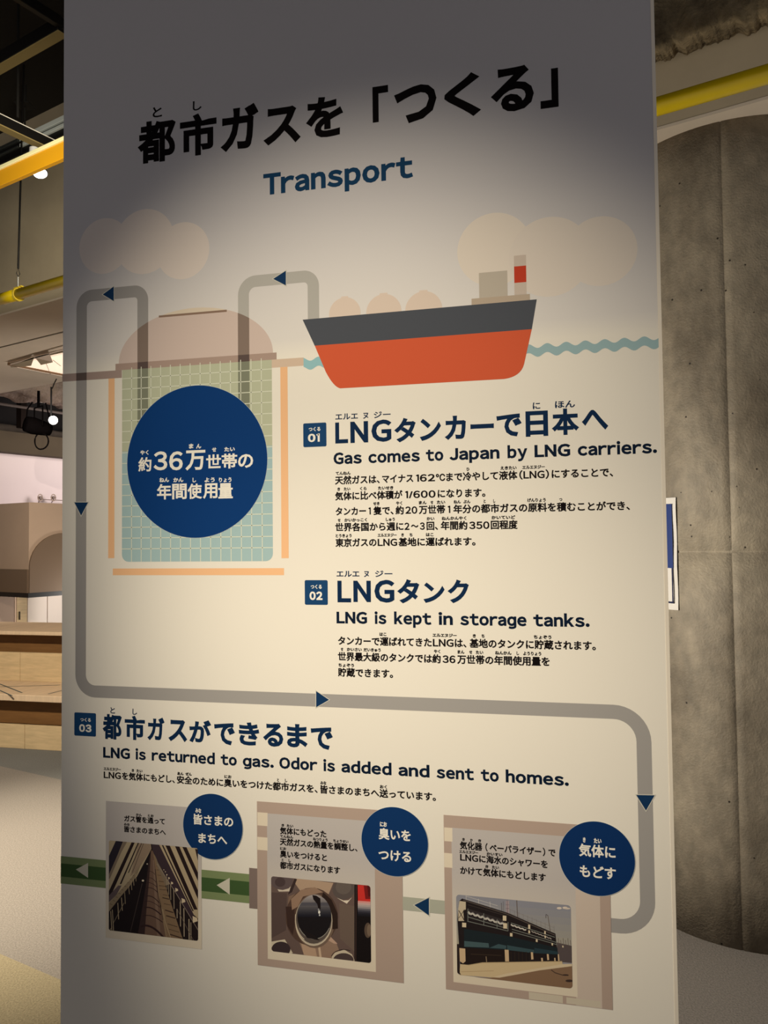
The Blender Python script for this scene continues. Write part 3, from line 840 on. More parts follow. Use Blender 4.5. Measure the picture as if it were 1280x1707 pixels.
t.line(563, 1100.8, 15, (('世界最大級のタンクでは約', 563.3, 734.5), ('36', 737.5, 759), ('万世帯の年間使用量を', 762, 916.3)),
       (('せ', 568, 572), ('かいさい', 578, 603), ('だいきゅう', 606, 634.5), ('やく', 723, 734), ('まん', 762.5, 774), ('せ', 782, 787), ('たい', 793, 805.5), ('ねんかん', 825, 852.5), ('し', 861, 865), ('ようりょう', 872, 902)))
t.line(563, 1127.2, 15, (('貯蔵できます。', 563.3, 655),), (('ちょぞう', 564, 590),))
t.done()
t = Text('body_text', BLK, panel, .030, label='black Japanese line of the third section')
t.line(172, 1297.2, 13.4, (('LNG', 173, 201.5), ('を気体にもどし、', 203.3, 291.5), ('安全のために臭いをつけた都市ガスを、', 294.7, 529.5), ('皆さまのまちへ送っています。', 533.7, 726.5)),
       (('エルエヌジー', 173, 201.5), ('き', 219.7, 223.5), ('たい', 227.5, 237.5), ('あん', 295.6, 306), ('ぜん', 309, 319.7), ('にお', 374, 386), ('と', 462, 465), ('し', 475, 478.8), ('みな', 534, 544), ('おく', 633, 645)), gap=1.02)
t.done()

# ---- arrows
ARW = (18, 52, 92)
def arrow(pts, c=ARW):
    P = PX(pts)
    if c == ARW:
        cx = sum(p[0] for p in P)/3; cz = sum(p[1] for p in P)/3
        flat('arrow_outline_print', [[(cx+(x-cx)*1.14, cz+(z-cz)*1.14) for x, z in P]], (208, 206, 196))
    o = flat('arrow_print', [P], c); return o
arrow([(171.3, 491), (189.8, 477.5), (189.8, 502)])
arrow([(455.3, 465), (476.6, 451.3), (476.6, 476)])
arrow([(124.2, 837.5), (147, 837.5), (135.3, 859.6)])
arrow([(527, 1152), (527, 1179), (548.6, 1166.6)])
arrow([(1060.3, 1325), (1091, 1325.7), (1076.6, 1351.2)])

# ---- bottom boxes
zg = S(706, 1509)[1]
flat('pipe_print', [rect(S(668, 1505)[0], S(750, 1513)[0], zg-11.2*mm(706, 1509), zg+11.2*mm(706, 1509))], (176, 178, 166))
arrow([(690.5, 1508.6), (715, 1496.3), (715, 1526)])
zc_ = S(336, 1473)[1]; gxa, gxb = xleft(zc_)+.0015, S(417, 1480)[0]
flat('green_pipe_print', [rect(gxa, gxb, zc_-24.2*mm(336, 1473), zc_+23.6*mm(336, 1473))], (128, 144, 102))['label'] = 'green printed gas pipe'
flat('green_core_print', [rect(gxa, gxb, zc_-12*mm(336, 1473), zc_+11*mm(336, 1473))], (66, 92, 54))
arrow([(126.7, 1449.3), (147, 1438.3), (147, 1463.3)], (206, 202, 188))
arrow([(361.4, 1475.3), (383, 1463.2), (383, 1491.2)], (206, 202, 188))
def quadrect(xa, xb, xm, yt, yb, name, color, r=0):
    zt, zb = S(xm, yt)[1], S(xm, yb)[1]; zc = (zt+zb)/2
    return flat(name, [rect(U_at(xa, zc), U_at(xb, zc), zb, zt, r)], color)
LAV = (190, 184, 184); CRM = (226, 214, 196); BRN = (180, 160, 150)
quadrect(415.5, 430, 416, 1446.5, 1513.6, 'flange_print', (132, 116, 112))
# gradient card: strips from lavender to cream
def card_material(z0, z1, c0, c1):
    m = bpy.data.materials.new('card_gradient'); m.use_nodes = True; nt = m.node_tree; b = nt.nodes['Principled BSDF']
    b.inputs['Roughness'].default_value = .55; b.inputs['Specular IOR Level'].default_value = .25
    N = nt.nodes.new; L = nt.links.new; tc = N('ShaderNodeTexCoord'); sp = N('ShaderNodeSeparateXYZ'); L(tc.outputs['Object'], sp.inputs[0])
    r = N('ShaderNodeMapRange'); r.inputs[1].default_value = z0; r.inputs[2].default_value = z1; L(sp.outputs[2], r.inputs[0])
    x = N('ShaderNodeMix'); x.data_type = 'RGBA'; L(r.outputs[0], x.inputs[0]); x.inputs[6].default_value = lin(c0); x.inputs[7].default_value = lin(c1)
    L(x.outputs[2], b.inputs['Base Color']); return m
def card(name, xa, xb, xm, yt, yb, parent=panel, c1=LAV):
    zt, zb = S(xm, yt)[1], S(xm, yb)[1]; zc = (zt+zb)/2
    return flat(name, [rect(U_at(xa, zc), U_at(xb, zc), zb, zt)], None, parent, material=card_material(zb+(zt-zb)*.12, zb+(zt-zb)*.72, CRM, c1))
c1_ = card('photo_card', 176.6, 336, 177, 1335, 1562.8)
quadrect(429, 671.2, 429, 1335.5, 1608.3, 'box_print', BRN)
c2_ = card('photo_card', 445.8, 625.3, 446, 1355.7, 1598)
for ya, yb in ((1354.3, 1376.3), (1395.4, 1417)): quadrect(429.2, 446, 437, ya, yb, 'window_print', CRM)
quadrect(741.3, 1018, 741.5, 1358.3, 1648.4, 'box_print', BRN)
quadrect(958, 1001, 960, 1420, 1675.8, 'side_light_print', (205, 190, 180))
quadrect(881.5, 938, 882, 1653.2, 1665.2, 'base_print', (206, 196, 180)); quadrect(944, 1001, 944, 1662, 1672.5, 'base_print', (206, 196, 180))
c3_ = card('photo_card', 754, 960, 754, 1379.7, 1636.5)
for ya, yb in ((1379.5, 1402.3), (1422, 1446)): quadrect(740.5, 754, 747, ya, yb, 'window_print', CRM)

# ---- the three printed photographs: flat inks, drawn as polygons
def clip(poly, cl):
    out = list(poly)
    for i in range(len(cl)):
        a_, b_ = cl[i], cl[(i+1) % len(cl)]; inp = out; out = []
        def side_(p): return (b_[0]-a_[0])*(p[1]-a_[1])-(b_[1]-a_[1])*(p[0]-a_[0])
        for j in range(len(inp)):
            p, q = inp[j], inp[(j+1) % len(inp)]; sp_, sq = side_(p), side_(q)
            if sp_ >= 0: out.append(p)
            if sp_*sq < 0:
                t_ = sp_/(sp_-sq); out.append((p[0]+(q[0]-p[0])*t_, p[1]+(q[1]-p[1])*t_))
        if not out: return []
    return out
def vc_material():
    if 'photo_ink' in MATS: return MATS['photo_ink']
    m = bpy.data.materials.new('photo_ink'); m.use_nodes = True; nt = m.node_tree; b = nt.nodes['Principled BSDF']
    b.inputs['Roughness'].default_value = .5; b.inputs['Specular IOR Level'].default_value = .25
    a_ = nt.nodes.new('ShaderNodeAttribute'); a_.attribute_name = 'Col'
    nt.links.new(a_.outputs['Color'], b.inputs['Base Color']); MATS['photo_ink'] = m; return m
class Photo:
    def __init__(s, ox, oy, k, corners, rad, parent):
        s.ox, s.oy, s.k = ox, oy, k; s.parent = parent
        (xa, xb, xm, yt, yb) = corners; zt, zb = S(xm, yt)[1], S(xm, yb)[1]; zc = (zt+zb)/2
        s.cl = rect(U_at(xa, zc), U_at(xb, zc), zb, zt, rad)
        s.v, s.f, s.c = [], [], []; s.y = layer(2); s.n = 0
    def P(s, p): return S(s.ox+p[0]/s.k, s.oy+p[1]/s.k)
    def poly(s, pts, col, gain=1.0, clp=None):
        q = [s.P(p) for p in pts]
        ar = sum(q[i][0]*q[(i+1) % len(q)][1]-q[(i+1) % len(q)][0]*q[i][1] for i in range(len(q)))
        if ar < 0: q = q[::-1]
        if clp:
            c2 = [s.P(p) for p in clp]
            ar = sum(c2[i][0]*c2[(i+1) % len(c2)][1]-c2[(i+1) % len(c2)][0]*c2[i][1] for i in range(len(c2)))
            q = clip(q, c2 if ar > 0 else c2[::-1])
        if len(q) > 2: q = clip(q, s.cl)
        if len(q) < 3: return
        s.n += 1; y = s.y-s.n*.000002
        b_ = len(s.v); s.v += [(x, y, z) for x, z in q]; s.f.append(tuple(range(b_, b_+len(q)))); s.c.append(lin(col))
    def fill(s, col):
        s.n += 1; b_ = len(s.v); s.v += [(x, s.y, z) for x, z in s.cl]; s.f.append(tuple(range(b_, b_+len(s.cl)))); s.c.append(lin(col))
    def line(s, pts, w_, col):
        for i in range(len(pts)-1):
            a_, b_ = np.array(pts[i], float), np.array(pts[i+1], float); d = b_-a_; l = np.linalg.norm(d)
            if l == 0: continue
            n_ = np.array([-d[1], d[0]])/l*w_/2
            s.poly([tuple(a_+n_), tuple(b_+n_), tuple(b_-n_), tuple(a_-n_)], col)
    def ell(s, cx, cy, rx, ry, col, clp=None, n=28, rot=0):
        c_, s_ = math.cos(rot), math.sin(rot)
        s.poly([(cx+rx*math.cos(t)*c_-ry*math.sin(t)*s_, cy+rx*math.cos(t)*s_+ry*math.sin(t)*c_) for t in [2*math.pi*k/n for k in range(n)]], col, clp=clp)
    def done(s, label):
        pl = root_loc(s.parent)
        o = mesh_obj('printed_photo', np.array(s.v)-pl, s.f, vc_material(), s.parent)
        at_ = o.data.color_attributes.new('Col', 'FLOAT_COLOR', 'CORNER'); i = 0
        for p, c_ in zip(o.data.polygons, s.c):
            for _ in p.vertices: at_.data[i].color = c_; i += 1
        o['label'] = label; return o
def arcpts(cx, cy, rx, ry, a0, a1, n=18): return [(cx+rx*math.cos(math.radians(a0+(a1-a0)*k/n)), cy+ry*math.sin(math.radians(a0+(a1-a0)*k/n))) for k in range(n+1)]
# 1: pipe corridor
ph = Photo(176, 1396, 8.0, (181.6, 330.2, 181.6, 1400.6, 1550.4), .004, c1_)
ph.fill((38, 26, 28))
ph.poly([(0, 0), (600, 60), (612, 150), (420, 520), (0, 930)], (176, 160, 134))
ph.poly([(440, 70), (600, 80), (608, 160), (440, 420), (330, 520)], (150, 130, 112))
ph.poly([(150, 20), (245, 30), (50, 500), (30, 520), (30, 280)], (40, 34, 46))
ph.poly([(245, 40), (295, 45), (215, 190), (60, 545), (30, 560), (30, 530)], (128, 112, 98))
for a_, b_, c_, d_ in ((355, 398, 20, 75), (440, 456, 190, 212), (490, 499, 300, 312), (516, 522, 355, 360)):
    yb = 770 if a_ < 400 else (620 if a_ < 470 else 470)
    ph.poly([(a_, 50), (b_, 50), (d_, yb), (c_, yb)], (36, 24, 26))
ph.poly([(170, 640), (215, 640), (150, 760), (60, 850), (30, 880), (30, 790)], (96, 82, 86))
ph.poly([(620, 150), (590, 250), (560, 440), (530, 700), (500, 950), (440, 1320), (0, 1250), (0, 1000), (130, 900), (250, 690), (420, 520), (560, 250)], (26, 18, 22))
ph.poly([(30, 890), (330, 560), (480, 340), (420, 500), (330, 640), (200, 790), (30, 1010)], (142, 126, 104))
for k in range(9): ph.line([(60+k*38, 880-k*46), (95+k*36, 900-k*50)], 5, (88, 70, 58))
for xa, ya, xb, yb in ((92, 960, 108, 1240), (70, 980, 85, 1240), (165, 870, 176, 1090), (214, 800, 226, 975), (256, 730, 266, 885), (308, 640, 320, 755), (343, 575, 352, 700), (374, 550, 380, 640), (404, 480, 408, 585)):
    ph.line([(xa, ya), (xb, yb)], 9 if xa < 230 else 6, (178, 160, 134))
ph.line([(105, 1140), (250, 870)], 6, (150, 134, 112)); ph.line([(50, 1245), (90, 1190)], 8, (160, 140, 118))
ph.line([(335, 1250), (490, 610)], 7, (78, 66, 64)); ph.ell(500, 574, 15, 13, (226, 214, 196)); ph.ell(557, 352, 9, 9, (190, 178, 160))
ph.poly([(622, 160), (720, 400), (860, 820), (1050, 1400), (880, 1380), (790, 1360), (740, 900), (690, 600), (650, 300)], (136, 112, 88))
ph.poly([(610, 165), (632, 190), (660, 350), (690, 600), (740, 950), (810, 1380), (430, 1330), (500, 950), (548, 600), (580, 350)], (112, 88, 76))
ph.poly([(606, 190), (575, 350), (545, 600), (490, 950), (425, 1330), (520, 1330), (548, 950), (580, 600), (598, 350)], (58, 42, 42))
ph.poly([(632, 300), (646, 300), (690, 800), (740, 1330), (690, 1330), (655, 800)], (132, 108, 94))
for xa, ya, xb, yb, xc, yc, w_ in ((572, 452, 618, 444, 660, 492, 6), (562, 540, 618, 524, 674, 596, 7), (556, 600, 620, 600, 684, 660, 7), (545, 676, 620, 652, 700, 735, 9), (536, 784, 615, 756, 716, 868, 11), (524, 850, 612, 836, 728, 930, 7), (516, 938, 606, 906, 742, 1030, 15), (500, 1046, 606, 1010, 764, 1130, 10), (470, 1190, 600, 1120, 790, 1350, 26)):
    ph.line(bez((xa, ya), (xb, yb-6), (xc, yc), 7), w_, (52, 34, 36))
for xa, ya, xb, yb, w_ in ((678, 380, 715, 382, 4), (682, 430, 728, 432, 5), (692, 500, 745, 505, 5), (708, 580, 782, 590, 6), (712, 640, 800, 650, 6), (722, 690, 812, 700, 6), (760, 800, 852, 822, 12), (765, 760, 830, 772, 5), (780, 880, 870, 900, 6), (795, 965, 905, 1000, 14), (810, 1040, 930, 1076, 14), (830, 1150, 960, 1190, 8), (845, 1220, 985, 1262, 6), (862, 1290, 1020, 1340, 14)):
    ph.line([(xa, ya), (xb, yb)], w_, (66, 48, 42))
ph.line([(765, 955), (800, 1130), (880, 1365)], 9, (172, 150, 122)); ph.line([(750, 930), (820, 1360)], 9, (158, 136, 110)); ph.line([(700, 560), (708, 720), (730, 900)], 10, (150, 128, 104))
ph.line([(665, 420), (692, 700), (770, 1100)], 6, (46, 30, 30))
ph.poly([(700, 320), (860, 560), (1250, 1250), (1250, 1500), (1050, 1410), (860, 830)], (34, 24, 26))
ph.poly([(640, 175), (700, 330), (860, 620), (800, 640), (690, 380)], (130, 114, 96))
ph.poly([(618, 80), (720, 95), (1185, 1020), (1160, 1115), (1000, 850), (850, 590), (700, 320), (632, 180)], (62, 48, 56))
ph.poly([(715, 90), (1260, 120), (1260, 1100), (1180, 1030)], (184, 166, 138))
for (a_, b_), (c_, d_), yb in (((745, 764), (1160, 1178), 980), ((792, 850), (1180, 1230), 960), ((915, 972), (1270, 1320), 905), ((1008, 1062), (1262, 1312), 640)):
    ph.poly([(a_, 85), (b_, 85), (d_, yb), (c_, yb)], (40, 27, 28))
ph.poly([(1195, 150), (1260, 160), (1260, 330), (1230, 300)], (44, 32, 34))
for xa, ya, xb, yb, w_ in ((815, 500, 822, 690, 5), (838, 560, 845, 760, 6), (868, 620, 872, 830, 7), (910, 680, 916, 950, 8), (955, 950, 957, 1075, 10), (998, 850, 1002, 1185, 11), (1046, 940, 1050, 1320, 12), (1114, 1085, 1118, 1400, 13), (1140, 1130, 1142, 1390, 8)):
    ph.line([(xa, ya), (xb, yb)], w_, (176, 160, 140))
ph.line([(690, 350), (960, 770), (1240, 1240)], 7, (150, 136, 124)); ph.line([(960, 960), (1190, 1400)], 6, (110, 96, 88))
for cx, cy, r in ((780, 430, 8), (800, 455, 9), (820, 495, 11), (848, 540, 15), (888, 605, 20), (950, 695, 26), (1040, 840, 34), (1195, 1090, 46)):
    ph.poly([(cx-r*.7, cy-r), (cx+r*.6, cy-r*.4), (cx+r*.8, cy+r*.5), (cx-r*.6, cy+r)], (214, 196, 168))
ph.done('printed photo of a long pipe in a narrow corridor')
# 2: sight glass with bolts
ph = Photo(446, 1452, 7.111, (452.4, 618, 452.6, 1460.4, 1585.3), .005, c2_)
ph.fill((104, 86, 82))
ph.poly([(340, 80), (780, 140), (700, 330), (560, 230), (400, 250), (330, 150)], (178, 152, 132))
ph.poly([(250, 300), (400, 240), (420, 500), (230, 520)], (130, 106, 92))
ph.poly([(330, 700), (420, 960), (600, 1050), (900, 1080), (820, 860), (700, 760)], (150, 124, 108))
ph.poly([(400, 860), (560, 880), (590, 1030), (430, 990)], (186, 156, 134)); ph.line([(610, 880), (630, 1030)], 26, (204, 178, 154)); ph.poly([(740, 770), (830, 860), (790, 860), (720, 820)], (192, 160, 142))
ph.poly([(40, 250), (230, 260), (220, 700), (40, 800)], (88, 72, 70)); ph.poly([(850, 380), (1050, 420), (1040, 960), (860, 800)], (110, 94, 86))
ph.poly([(320, 90), (350, 95), (290, 250), (240, 280)], (60, 46, 46))
ph.ell(170, 110, 130, 112, (96, 82, 84)); ph.ell(150, 130, 62, 56, (76, 62, 64)); ph.poly([(118, 214), (180, 224), (250, 205), (275, 180), (258, 240), (135, 242)], (206, 194, 180))
ph.ell(900, 215, 132, 120, (92, 82, 80)); ph.ell(900, 190, 92, 84, (104, 94, 90)); ph.poly([(820, 314), (900, 348), (960, 345), (1003, 308), (940, 386)], (224, 212, 196))
ph.poly([(45, 835), (205, 808), (300, 970), (270, 985), (40, 900)], (208, 196, 176)); ph.ell(160, 925, 112, 90, (60, 48, 52))
ph.poly([(760, 1015), (800, 965), (910, 930), (1000, 985), (1050, 1095), (770, 1060)], (206, 192, 172)); ph.ell(900, 1055, 122, 84, (78, 64, 64)); ph.line(arcpts(905, 1030, 150, 100, 190, 300), 8, (46, 34, 34))
ph.ell(525, 540, 312, 345, (86, 66, 58)); ph.ell(560, 590, 235, 322, (120, 100, 88))
ph.poly([(660, 250), (760, 340), (830, 500), (835, 680), (770, 690), (770, 560), (720, 400), (640, 310)], (46, 32, 28))
ph.poly([(215, 420), (320, 420), (320, 640), (300, 760), (235, 650)], (62, 44, 40))
ph.poly([(280, 330), (400, 220), (560, 190), (660, 250), (560, 270), (420, 300), (360, 420), (290, 460)], (152, 124, 106))
ph.ell(548, 590, 222, 296, (186, 174, 158)); ph.ell(548, 578, 212, 282, (92, 82, 78))
E_ = arcpts(556, 540, 202, 262, 0, 360, 40)[:-1]
ph.ell(556, 540, 202, 262, (26, 22, 26))
for k in range(14):
    t_ = k/13; c_ = (int(168*(1-t_)+30*t_), int(160*(1-t_)+30*t_), int(162*(1-t_)+40*t_)); y_ = 275+k*19
    if k in (5, 6): c_ = (84, 82, 92)
    ph.poly([(340, y_), (780, y_), (780, y_+20), (340, y_+20)], c_, clp=E_)
ph.line(arcpts(548, 588, 215, 290, 20, 165), 9, (214, 200, 180)); ph.line(arcpts(556, 545, 204, 258, 30, 150), 8, (150, 146, 140)); ph.line(arcpts(540, 560, 208, 285, 120, 190), 10, (204, 190, 170))
ph.poly([(400, 700), (470, 790), (620, 820), (560, 760), (440, 700)], (30, 24, 26))
ph.poly([(532, 282), (580, 290), (626, 322), (630, 450), (604, 450), (590, 390), (545, 335)], (28, 20, 22))
ph.ell(606, 455, 9, 14, (150, 150, 156)); ph.ell(613, 485, 12, 20, (236, 234, 230)); ph.ell(618, 520, 9, 12, (200, 200, 204))
ph.poly([(1030, 160), (1300, 190), (1300, 1200), (1030, 1110)], (22, 16, 18))
ph.poly([(1068, 160), (1300, 180), (1300, 365), (1072, 360)], (206, 52, 46)); ph.poly([(1140, 170), (1300, 180), (1300, 330), (1160, 330)], (120, 28, 28)); ph.poly([(1180, 170), (1300, 180), (1300, 300), (1195, 300)], (84, 22, 24))
for k in range(8): ph.poly([(1070, 350+k*22), (1300, 365+k*22), (1300, 390+k*22), (1070, 375+k*22)], ((214, 150, 146), (200, 168, 166), (176, 162, 162), (150, 142, 146), (100, 98, 108), (64, 62, 74), (40, 38, 48), (28, 26, 34))[k])
ph.ell(1190, 700, 42, 90, (92, 76, 66)); ph.ell(1205, 700, 26, 70, (120, 102, 88))
ph.line([(1050, 170), (1045, 1110)], 10, (70, 52, 48))
ph.done('printed photo of a round sight glass with bolts and a falling drop')
# 3: vaporiser building
ph = Photo(756, 1484, 6.275, (761.2, 952.8, 761.2, 1490.8, 1624.4), .006, c3_)
ph.fill((152, 150, 158))
for k in range(8): ph.poly([(0, 40+k*70), (1300, 160+k*70), (1300, 240+k*70), (0, 120+k*70)], (140+4*k, 141+3*k, 154-1*k))
for q in range(2):
    ph.ell(1105+q*60, 186-q*4, 26, 12, (220, 206, 196)); ph.ell(1190, 190, 30, 9, (210, 196, 186))
for xa in (130, 260, 380): ph.line([(xa, 55+(xa-130)*.25), (xa+6, 130+(xa-130)*.28)], 4, (206, 200, 196))
ph.line([(130, 60), (460, 160)], 4, (200, 196, 194)); ph.line([(130, 92), (470, 190)], 3, (190, 186, 186))
for xa in range(590, 1060, 46): ph.line([(xa, 195+(xa-590)*.38), (xa+2, 265+(xa-590)*.4)], 3, (126, 120, 122))
ph.line([(580, 195), (1050, 390)], 3, (130, 124, 124)); ph.line([(560, 230), (1050, 420)], 3, (130, 124, 124))
ph.line([(500, 130), (505, 230)], 5, (90, 84, 90)); ph.line([(520, 115), (522, 235)], 4, (100, 94, 98)); ph.poly([(545, 110), (580, 110), (584, 240), (548, 240)], (164, 150, 158)); ph.line([(560, 100), (563, 240)], 4, (96, 84, 92)); ph.line([(545, 150), (582, 150)], 3, (96, 84, 92)); ph.line([(545, 190), (582, 190)], 3, (96, 84, 92))
ph.line([(660, 100), (670, 290)], 9, (104, 94, 92)); ph.line([(985, 262), (1012, 432)], 7, (112, 102, 98)); ph.line([(985, 262), (966, 250), (965, 290)], 6, (84, 76, 76))
ph.poly([(1080, 545), (1240, 580), (1245, 760), (1080, 745)], (88, 78, 80))
for k in range(6): ph.line([(1095+k*25, 500+(k % 2)*20), (1100+k*25, 570)], 5, (110, 96, 92))
ph.poly([(90, 85), (560, 232), (1065, 452), (1095, 745), (70, 780), (40, 300), (60, 110)], (34, 27, 29))
ph.line([(100, 100), (560, 248), (1060, 468)], 9, (88, 78, 74)); ph.line([(150, 150), (560, 268)], 5, (66, 58, 56))
ph.poly([(62, 110), (128, 120), (128, 200), (100, 210), (110, 320), (50, 320), (50, 190)], (196, 182, 160)); ph.line([(55, 210), (110, 310)], 8, (60, 50, 46)); ph.line([(55, 290), (115, 200)], 6, (70, 60, 54))
ph.poly([(150, 190), (540, 310), (560, 400), (150, 290)], (52, 46, 48))
pts = [(150+k*26, 232+k*8.4+(9 if k % 2 else -9)) for k in range(16)]
ph.line(pts, 20, (196, 192, 186)); ph.line([(x, y-12) for x, y in pts[1:]], 6, (120, 116, 118)); ph.line([(x, y+26) for x, y in pts], 8, (30, 24, 26))
ph.line([(600+k*20, 360+k*7+(5 if k % 2 else -5)) for k in range(9)], 13, (208, 202, 194)); ph.line([(815+k*16, 428+k*6+(4 if k % 2 else -4)) for k in range(14)], 8, (180, 172, 166))
for a_ in ([(145, 275), (570, 402)], [(145, 322), (570, 424)], [(610, 405), (1080, 545)], [(610, 432), (860, 502), (1085, 568)], [(600, 340), (1060, 490)]): ph.line(a_, 7, (120, 124, 120))
for x, ya, yb in ((150, 190, 322), (316, 240, 360), (455, 300, 392), (570, 330, 424)): ph.line([(x, ya), (x, yb)], 6, (124, 128, 124))
for xa, xb, ya, yb in ((515, 552, 262, 318), (520, 560, 340, 400), (780, 802, 356, 404), (782, 800, 415, 450), (948, 964, 422, 460), (952, 966, 470, 500), (90, 132, 336, 386), (590, 616, 443, 482), (860, 879, 508, 540), (1024, 1040, 548, 576), (1136, 1150, 575, 598)):
    ph.poly([(xa, ya), (xb, ya+4), (xb, yb), (xa, yb-3)], (214, 198, 172))
ph.poly([(545, 480), (600, 484), (590, 494), (545, 494)], (150, 132, 112))
ph.poly([(110, 400), (540, 470), (1085, 600), (1090, 672), (560, 625), (110, 592)], (28, 38, 44))
ph.poly([(112, 528), (366, 552), (372, 598), (112, 588)], (70, 92, 98)); ph.poly([(375, 600), (470, 560), (552, 578), (548, 612)], (62, 84, 92)); ph.poly([(560, 572), (842, 622), (842, 656), (560, 622)], (56, 78, 86)); ph.poly([(845, 600), (1090, 640), (1090, 668), (845, 655)], (40, 60, 70))
ph.poly([(120, 604), (535, 620), (535, 745), (130, 765)], (36, 26, 24)); ph.line([(180, 665), (500, 680)], 8, (58, 46, 38)); ph.line([(340, 690), (346, 750)], 10, (130, 112, 92))
for q in range(6): ph.line([(600+q*40, 640), (602+q*40, 738)], 8, (48, 38, 34))
for P4 in ([(60, 602), (122, 608), (126, 740), (100, 762), (66, 740)], [(534, 618), (576, 622), (580, 742), (540, 742)], [(808, 645), (830, 647), (836, 720), (812, 722)], [(975, 664), (994, 666), (999, 727), (980, 728)], [(1090, 665), (1102, 668), (1108, 736), (1093, 736)], [(915, 705), (932, 705), (936, 740), (918, 740)], [(1052, 705), (1064, 705), (1068, 738), (1054, 738)]):
    ph.poly(P4, (206, 178, 144))
ph.poly([(70, 770), (150, 778), (300, 752), (1135, 738), (1140, 772), (830, 838), (420, 912), (60, 884)], (208, 186, 150)); ph.line([(150, 782), (300, 756), (1135, 742)], 5, (170, 146, 112)); ph.line([(80, 850), (420, 840)], 6, (182, 158, 124))
ph.poly([(380, 915), (550, 878), (1250, 765), (1260, 1060), (60, 892)], (134, 106, 84)); ph.poly([(400, 908), (560, 868), (1140, 770), (1250, 768), (1250, 790), (900, 835), (480, 912)], (214, 196, 168))
ph.line([(1020, 830), (1060, 860), (1140, 885), (1200, 888)], 9, (70, 54, 48)); ph.ell(1170, 884, 34, 8, (58, 44, 42)); ph.ell(1210, 945, 40, 14, (62, 48, 44)); ph.line([(620, 960), (1000, 1000)], 12, (120, 94, 74))
ph.poly([(35, 560), (60, 560), (66, 860), (80, 885), (35, 860)], (46, 36, 36))
ph.done('printed photo of a seaside industrial building under a grey sky')

# ---- captions and circles
layer(30)
t = Text('caption_text', BLK, c1_, .032)
t.line(231, 1370.7, 10.8, (('ガス管を通って', 207, 275),), (('かん', 227, 236.6), ('とお', 246.7, 256.5)), gap=1.0)
t.line(212, 1386.8, 10.8, (('皆さまのまちへ', 207, 276.7),), (('みな', 207, 216.5),), gap=1.0)
t.done()
t = Text('caption_text', BLK, c2_, .032)
t.line(467, 1389.8, 12.4, (('気体にもどった', 466.6, 544),), (('き', 469.5, 473.7), ('たい', 478, 489)), gap=1.0)
t.line(467, 1408.2, 12.4, (('天然ガスの熱量を調整し、', 466.6, 596),), (('てんねん', 467, 489), ('ねつりょう', 521.8, 546), ('ちょうせい', 555.5, 581)), gap=1.0)
t.line(467, 1428.5, 12.4, (('臭いをつけると', 466.6, 545),), (('にお', 467, 477.3),), gap=1.0)
t.line(467, 1447.4, 12.4, (('都市ガスになります', 466.6, 567),), (('と', 469.7, 473), ('し', 481, 485)), gap=1.0)
t.done()
t = Text('caption_text', BLK, c3_, .032)
t.line(767, 1414.8, 13.6, (('気化器', 766.3, 804), ('（', 809, 813), ('ベーパライザー', 816, 902), ('）', 904.5, 908.8), ('で', 914, 926)), (('き', 770.5, 774.6), ('か', 783.5, 788), ('き', 797, 802)), gap=1.0)
t.line(767, 1434.6, 13.6, (('LNG', 767, 797), ('に海水のシャワーを', 798.8, 913)), (('エルエヌジー', 765.5, 797), ('かいすい', 811, 837.5)), gap=.96)
t.line(767, 1456.3, 13.6, (('かけて気体にもどします', 767, 909.7),), (('き', 809, 814), ('たい', 820, 831.7)), gap=.98)
t.done()
dA = disc(354.6, 1377.6, 54.5, (14, 50, 100), 'blue_circle'); t = Text('circle_text', WHT, dA, .028)
t.line(322.5, 1373.2, 18, (('皆さまの', 322.5, 389),), (('みな', 326, 335.7),), rem=.45); t.line(331, 1404.6, 18, (('まちへ', 331, 379),)); t.done()
dB = disc(657.5, 1402.8, 57.6, (14, 52, 104), 'blue_circle'); t = Text('circle_text', WHT, dB, .028)
t.line(631, 1398, 19.6, (('臭いを', 631, 684.8),), (('にお', 633.4, 645),), rem=.45); t.line(631, 1432.8, 19.6, (('つける', 631, 685.5),)); t.done()
dC = disc(994.4, 1431, 61.8, (12, 48, 100), 'blue_circle'); t = Text('circle_text', WHT, dC, .028)
t.line(965, 1426, 21.5, (('気体に', 964.7, 1026),), (('き', 971.6, 976), ('たい', 989.8, 1002.5)), rem=.42); t.line(966, 1461, 21.5, (('もどす', 966.4, 1026.6),)); t.done()

# ================================================================== LEFT BACKGROUND
def wood_mat():
    m = mat('light_wood', (204, 178, 138), .6, noise=(5, .14, (1.2, 1.2, 9)))
    return m
m_wood = wood_mat(); m_woodtop = mat('wood_top', (214, 188, 158), .5, noise=(6, .10, (7, .6, 1)))
m_shadewood = mat('shade_wood', (120, 84, 46), .7, noise=(5, .15, (1.2, 1.2, 9)))  # dark tone paints the shade beneath the step overhangs
# stepped wooden seating, parallel to the panel
fb = zhit(50, 1249, 0); yF = fb[1]
def yz_from(py, yy):                          # height on the plane y=yy seen at image column 50, row py
    d = ray(50, py); t_ = (yy-CAM[1])/d[1]; return CAM[2]+d[2]*t_
xL, xR = -7.0, -1.2
bench = empty('tiered_bench', (xL/2+xR/2, yF, 0))
tag(bench, 'pale wooden two-step seating tier on the carpet at the left edge', 'bench')
def slab(name, ya, yb, za, zb, m, bev=.004, parent=bench, xa=xL, xb=xR):
    return MB().box(((xa+xb)/2, (ya+yb)/2, (za+zb)/2), ((xb-xa)/2, 0, 0), (0, (yb-ya)/2, 0), (0, 0, (zb-za)/2), bev).build(name, m, parent)
z1 = yz_from(1209, yF); yN = yF-.02
zn_b = yz_from(1170, yN); zn_t = yz_from(1159, yN)
yR = zhit(50, 1136, zn_t)[1]
zb2 = yz_from(1088, yR)
yN2 = yR-.05
